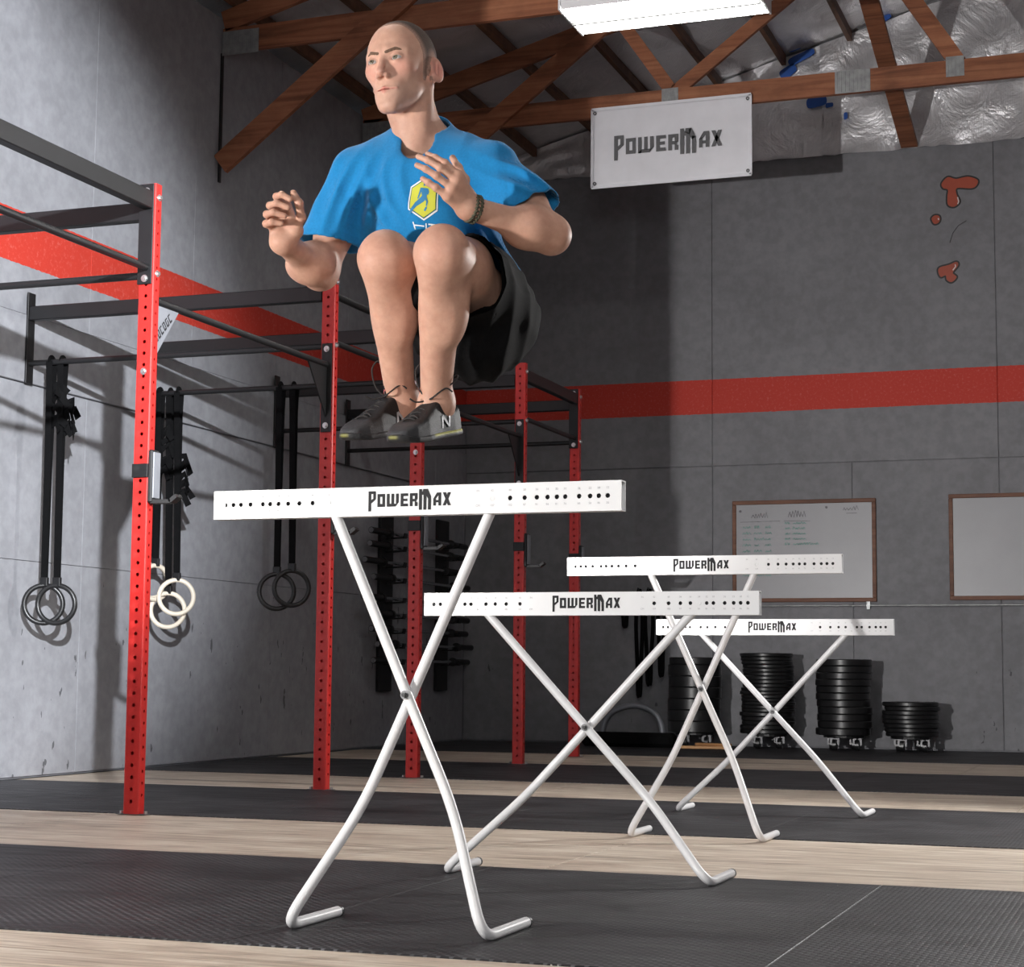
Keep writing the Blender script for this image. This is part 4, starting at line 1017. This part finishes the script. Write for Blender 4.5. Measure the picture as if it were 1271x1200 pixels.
cutR = plane(slR+V3(0,-.004,0), (-.20,-.95,.10)); cutL = plane(slL+V3(.002,0,0), nrm(elL-shL)+V3(.1,-.35,.1)); 
hem = plane(V3(.14,-.150,.0), (.30,-.92,.10))
def shirt(p):
    o = shirt_outer(p); d = np.maximum(o, -(o+.0085))
    d = smax(d, -neckhole(p), .003)
    nearR = np.linalg.norm(p-slR, axis=1) < .17; nearL = np.linalg.norm(p-slL, axis=1) < .155
    isR = nearR & (p[:, 0] < -.225); isL = nearL & (p[:, 0] > .135) & ((p-shL)@nrm(elL-shL) > .05)
    d = np.where(isR, np.maximum(d, cutR(p)), d); d = np.where(isL, np.maximum(d, cutL(p)), d)
    d = np.maximum(d, hem(p))
    return d
t = NT('blue_jersey'); v = t.coord('Object'); a = t.n('ShaderNodeAttribute', attribute_name='Col').outputs['Color']
c = t.mix(.2, a, t.ramp(t.noise(v, 160, 3), [(.3, (.3,)*3), (.7, (.7,)*3)]), 'OVERLAY')
t.set(Base_Color=c, Roughness=.85, Specular_IOR_Level=.2, Sheen_Weight=.15); t.bump(t.noise(v, 420, 2), .15, .002); M['shirt'] = t.m
def shirt_col(p):
    col = np.tile(np.array([.012,.215,.50]), (len(p), 1)); rib = sm(.016, .013, neckhole(p)); hemr = sm(.020, .017, -np.where(p[:, 0] < -.2, cutR(p), np.where(p[:, 0] > .15, cutL(p), 1)))
    return col*(1-.14*np.clip(rib+hemr*.5, 0, 1)[:, None])
tee = mpart('t_shirt', shirt, (-.46,-.33,-.20), (.36,.33,.40), .0042, M['shirt'], None, 2, shirt_col)
tee['label'] = 'bright blue short-sleeved t-shirt'
# ---- shorts
def shorts(p):
    hmL = hipL+(kneL-hipL)*.77; hmR = hipR+(kneR-hipR)*.62
    o = U(.05, ell((.045,-.175,-.05), (.158,.13,.135), TB), ball(V3(.125,-.235,-.07), .098), ball(V3(.03,-.25,-.11), .10), cone(hipL+V3(.0,-.01,0), hmL+V3(.022,-.012,.0), .125, .102), cone(hipR+V3(0,-.02,0), hmR+V3(.02,-.02,.02), .115, .105),
          ell((.065,-.285,.05), (.105,.095,.15)), ell((.085,-.10,.10), (.080,.080,.10)))(p)
    f = .0042*wr(p, (.9,.15,-.2), 105, 2.5*np.sin(p[:, 1]*11))+.0025*wr(p, (.8,-.4,.3), 150, 2*np.sin(p[:, 1]*16))
    o = o+f
    d = np.maximum(o, -(o+.010))
    nL = nrm(kneL-hipL)+V3(-.10,.02,0); nR = nrm(kneR-hipR)
    left = (p-(hipL+hipR)/2)@lf > .0
    d = np.where(left, np.maximum(d, plane(hmL+V3(.02,0,.0), nL)(p)), np.maximum(d, plane(hmR, nR)(p)))
    return np.maximum(d, plane(V3(.14,-.085,-.02), (.25,.95,-.55))(p))
M['shorts'] = simple('black_shorts', (.0055,.0055,.006), .85, 0, .15, 120, .2, 300, .12)
sh = mpart('shorts', shorts, (-.22,-.46,-.28), (.30,.02,.26), .0042, M['shorts'], None, 2); sh['label'] = 'black athletic shorts'
# ---- shoes
def crom(P, n=6):
    P = [Vector(p) for p in P]; P = [P[0]]+P+[P[-1]]; out = []
    for i in range(1, len(P)-2):
        p0, p1, p2, p3 = P[i-1:i+3]
        for j in range(n): t = j/n; out.append(.5*((2*p1)+(p2-p0)*t+(2*p0-5*p1+4*p2-p3)*t*t+(3*p1-p0-3*p2+p3)*t**3))
    return out+[P[-2]]
def shoe(a, toe, heel, side):
    z = nrm(toe-heel); y = V3(0, 1, 0); y = nrm(y-z*(y@z)); x = np.cross(y, z); SB = np.array([x, y, z]); c = heel
    S = lambda p: (p-c)@SB.T                       # x outwards left, y up, z to the toe; heel at the origin
    L = .275
    def halfw(zz): return np.interp(zz, [-.02,0,.04,.10,.17,.22,.25,.275], [.006,.026,.033,.033,.043,.041,.031,.012])
    def sole(p):
        q = S(p); lift = .012*np.clip((q[:, 2]-.19)/.08, 0, 1)**2+.004
        dx = np.abs(q[:, 0]-.004*side*np.sin(q[:, 2]*9))-halfw(q[:, 2])-.003; dy = np.abs(q[:, 1]-lift)-.0085
        return smax(smax(dx*.8, dy, .006), np.maximum(q[:, 2]-.272, -.012-q[:, 2]), .012)
    def upper(p):
        q = S(p); top = np.interp(q[:, 2], [-.03,0,.045,.09,.13,.18,.23,.26,.28], [.062,.070,.060,.094,.078,.054,.042,.030,.012])
        w_ = halfw(q[:, 2])*np.sqrt(np.clip(1-(np.clip(q[:, 1]-.018, 0, None)/(top+.004))**2.6, .0, 1))
        dx = np.abs(q[:, 0]-.004*side*np.sin(q[:, 2]*9))-w_; dy = q[:, 1]-top
        d = smax(smax(dx*.7, dy*.75, .008), .004-q[:, 1], .004)
        d = smax(d, np.maximum(q[:, 2]-.268, -.010-q[:, 2]), .014)
        hole = cone(a-V3(0,0,0), a+(a-(c+z*.055))*.6, .034, .043)(p)
        return smax(d, -hole, .004)
    lo = np.minimum(toe, heel)-.09; hi = np.maximum(toe, heel)+.12
    def ucol(p):
        q = S(p); col = np.tile(np.array([.012,.012,.0135]), (len(p), 1)); toe_ = sm(.20, .21, q[:, 2])+sm(.030,.024,q[:, 1])*sm(.12,.15,q[:, 2]); col = col*(1-np.clip(toe_, 0, 1)[:, None])+np.array([.040,.040,.044])*np.clip(toe_, 0, 1)[:, None]
        return col
    up_ = mpart('shoe', upper, lo, hi, .0028, M['shoe'], None, 2, ucol); up_['label'] = 'black running shoe'
    def scol(p):
        q = S(p); col = np.tile(np.array([.020,.020,.022]), (len(p), 1)); ye = sm(.004, .007, q[:, 1])*(sm(.16,.14,q[:, 2])+.5*sm(.268,.272,q[:, 2])); return col*(1-np.clip(ye, 0, 1)[:, None])+np.array([.42,.40,.08])*np.clip(ye, 0, 1)[:, None]
    mpart('sole', sole, lo, hi, .0028, M['shoe'], up_, 1, scol)
    W = lambda x_, y_, z_: to_world((c+x_*x+y_*y+z_*z)[None])[0]-ORG
    m = MB()
    for k in range(5):
        zz = .118+.019*k; yy = np.interp(zz, [.09,.13,.18,.23], [.096,.079,.060,.05])
        m.tube([W(sx*.024, yy-.012*abs(sx)**2-.001, zz+.007*sx*(1 if k % 2 else -1)) for sx in (-1, -.5, 0, .5, 1)], .0024, 6)
    k0 = (0, .094, .100)
    for lp in (((-.02,.12,.11), (-.035,.165,.10), (-.022,.185,.085), (-.006,.15,.09)), ((.03,.115,.09), (.055,.135,.06), (.05,.15,.045), (.02,.12,.08))):
        m.tube(crom([W(*k0)]+[W(*q_) for q_ in lp]+[W(*k0)]), .0022, 6)
    for lp in (((-.02,.09,.125), (-.03,.10,.14)), ((.025,.10,.12), (.045,.12,.09), (.055,.11,.075))): m.tube(crom([W(*k0)]+[W(*q_) for q_ in lp]), .0022, 6)
    m.build('laces', M['lace'], up_, 180)
    m = MB(); m.cbox(-.008, .008, -.002, .002, -.011, .011, .001); lb = m.build('tongue_label', M['tongue'], up_); lb.location = W(0, .101, .093); lb.rotation_euler = (R(30), 0, R(30))
    # slanted letter on the outer side: struts laid on the upper, found by stepping in from outside
    def hug(zz, yy):
        xs = np.linspace(.07, 0, 141); P = c+np.outer(side*xs, x)+yy*y+zz*z; dd = upper(P); i = int(np.argmax(dd < .0008)); return side*xs[i]
    m = MB()
    for st in ([(.104,.022), (.098,.052)], [(.098,.052), (.072,.024)], [(.072,.024), (.064,.054)]):
        (z0, y0), (z1, y1) = st; pts = []
        for k in range(7):
            tt = k/6; zz, yy = z0+(z1-z0)*tt, y0+(y1-y0)*tt; pts.append(W(hug(zz, yy)+side*.0006, yy, zz))
        m.sweep(pts, [(-.0030,-.0006), (.0030,-.0006), (.0030,.0006), (-.0030,.0006)], up=tuple(side*(x@MX)))
    m.build('side_logo', M['silver'], up_)
t = NT('shoe_upper'); v = t.coord('Object'); a = t.n('ShaderNodeAttribute', attribute_name='Col').outputs['Color']
t.set(Base_Color=a, Roughness=.6); t.bump(t.n('ShaderNodeTexVoronoi', {'Vector': v, 'Scale': 330}).outputs['Distance'], .3, .002); M['shoe'] = t.m
M['lace'] = simple('dark_lace', (.03,.026,.025), .8, 0, .1); M['silver'] = simple('silver_trim', (.62,.62,.64), .35, .3, .05); M['tongue'] = simple('tongue_label', (.45,.12,.12), .6, 0, .3, 300)
shoe(ankL, V3(-.128,-.545,.40), V3(.012,-.512,.175), 1)
shoe(ankR, V3(-.252,-.535,.262), V3(-.095,-.495,.062), 1)
# ---- wristband
ax = nrm(wrL-elL); m = MB(); c0 = wrL-ax*.012; xx = nrm(np.cross(ax, V3(0,0,1))); yy = np.cross(ax, xx)
for k in range(22):
    a0 = 2*math.pi*k/22
    for s_ in (-1, 1):
        pts = [to_world((c0+(xx*math.cos(b)+yy*math.sin(b))*.0335+ax*(s_*.008*math.cos(4*(b-a0)*1.0)))[None])[0]-ORG for b in np.linspace(a0, a0+.30, 4)]
        m.tube(pts, .0042, 6)
M['cord'] = simple('olive_cord', (.085,.08,.05), .85, 0, .3, 200); w_ = m.build('wristband', M['cord'], man, 180); w_['label'] = 'braided olive cord wristband'
# ---- chest emblem, laid onto the shirt
from mathutils.bvhtree import BVHTree
bv = BVHTree.FromPolygons([v.co[:] for v in tee.data.vertices], [p.vertices[:] for p in tee.data.polygons])
bvs = BVHTree.FromPolygons([v.co[:] for v in sh.data.vertices], [p.vertices[:] for p in sh.data.polygons])
def decal(name, polys, mat, parent, C, ux, uy, scale, off, tree=bv):
    """flat shapes (unit coordinates) cut into small triangles and pressed onto cloth from the front"""
    n = np.cross(ux, uy); bm = bmesh.new()
    for poly in polys:
        vs_ = [bm.verts.new((x*scale, y*scale, 0)) for x, y in poly]; bm.faces.new(vs_)
    bmesh.ops.triangulate(bm, faces=bm.faces[:])
    for _ in range(3): bmesh.ops.subdivide_edges(bm, edges=bm.edges[:], cuts=1, use_grid_fill=True)
    for v in bm.verts:
        p = C+ux*v.co.x+uy*v.co.y; s0 = Vector(to_world((p+n*.25)[None])[0]-ORG); d = Vector(-(n@MX)); h = tree.ray_cast(s0, d)
        v.co = (h[0]-d*off) if h[0] is not None else Vector(to_world(p[None])[0]-ORG)
    me = bpy.data.meshes.new(name); bm.to_mesh(me); bm.free(); return link(name, me, mat, parent, True)
M['em_w'] = simple('white_ink', (.82,.86,.88), .7, 0, .02); M['em_y'] = simple('yellow_ink', (.62,.62,.05), .7, 0, .05); M['em_d'] = simple('teal_ink', (.02,.13,.16), .7, 0, .05); M['em_b'] = simple('blue_ink', (.02,.20,.42), .7, 0, .05)
EC = V3(-.088, .080, .30); ux = nrm(V3(.93,-.10,.35)); uy = nrm(V3(.08, 1, .0)-ux*(V3(.08, 1, .0)@ux))
hexa = lambda s: [(.02*s+s*x, s*y) for x, y in ((-.02,1.02), (.70,.52), (.72,-.52), (.06,-1.02), (-.72,-.56), (-.72,.54))]
S_ = .050
decal('emblem_border', [hexa(1.06)], M['em_w'], tee, EC, ux, uy, S_, .0012)
decal('emblem_outline', [hexa(.97)], M['em_d'], tee, EC, ux, uy, S_, .0018)
decal('emblem_field', [hexa(.91)], M['em_y'], tee, EC, ux, uy, S_, .0024)
fig = [[(-.02,.62), (.08,.66), (.12,.74), (.06,.82), (-.01,.76)], [(-.16,.55), (.24,.52), (.20,.10), (-.04,.12)], [(-.16,.55), (-.04,.50), (-.16,.20), (-.24,-.04), (-.30,.0), (-.22,.3)], [(.24,.52), (.32,.35), (.26,.18), (.16,.30)],
       [(-.04,.14), (.20,.10), (.08,-.14), (-.30,-.40), (-.62,-.82), (-.70,-.78), (-.40,-.22)], [(.06,.02), (.20,.10), (.30,-.14), (.24,-.36), (.18,-.34), (.20,-.14)], [(.24,-.36), (.16,-.42), (.08,-.58), (.16,-.62), (.24,-.48)]]
decal('emblem_figure', fig, M['em_b'], tee, EC, ux, uy, S_, .0030)
decal('emblem_lettering', [[(-.52,-1.18), (-.46,-1.16), (-.36,-1.52), (-.42,-1.54)], [(-.46,-1.30), (-.44,-1.36), (.1,-1.38), (.1,-1.32)], [(.16,-1.2), (.22,-1.2), (.22,-1.55), (.16,-1.55)], [(.3,-1.2), (.62,-1.2), (.62,-1.27), (.3,-1.27)], [(.43,-1.27), (.49,-1.27), (.49,-1.55), (.43,-1.55)]], M['em_w'], tee, EC, ux, uy, S_, .0014)
decal('side_logo', [[(-.5,0), (-.3,.7), (.1,1), (.5,.6), (.4,-.4), (0,-1), (-.4,-.7)]], M['silver'], sh, V3(.120,-.150,.10), V3(1,0,0), V3(0,1,0), .0045, .0015, bvs)
decal('side_logo', [[(-.06,0), (.06,0), (.06,-1), (-.06,-1)]], M['silver'], sh, V3(.120,-.158,.10), V3(1,0,0), V3(0,1,0), .03, .0012, bvs)
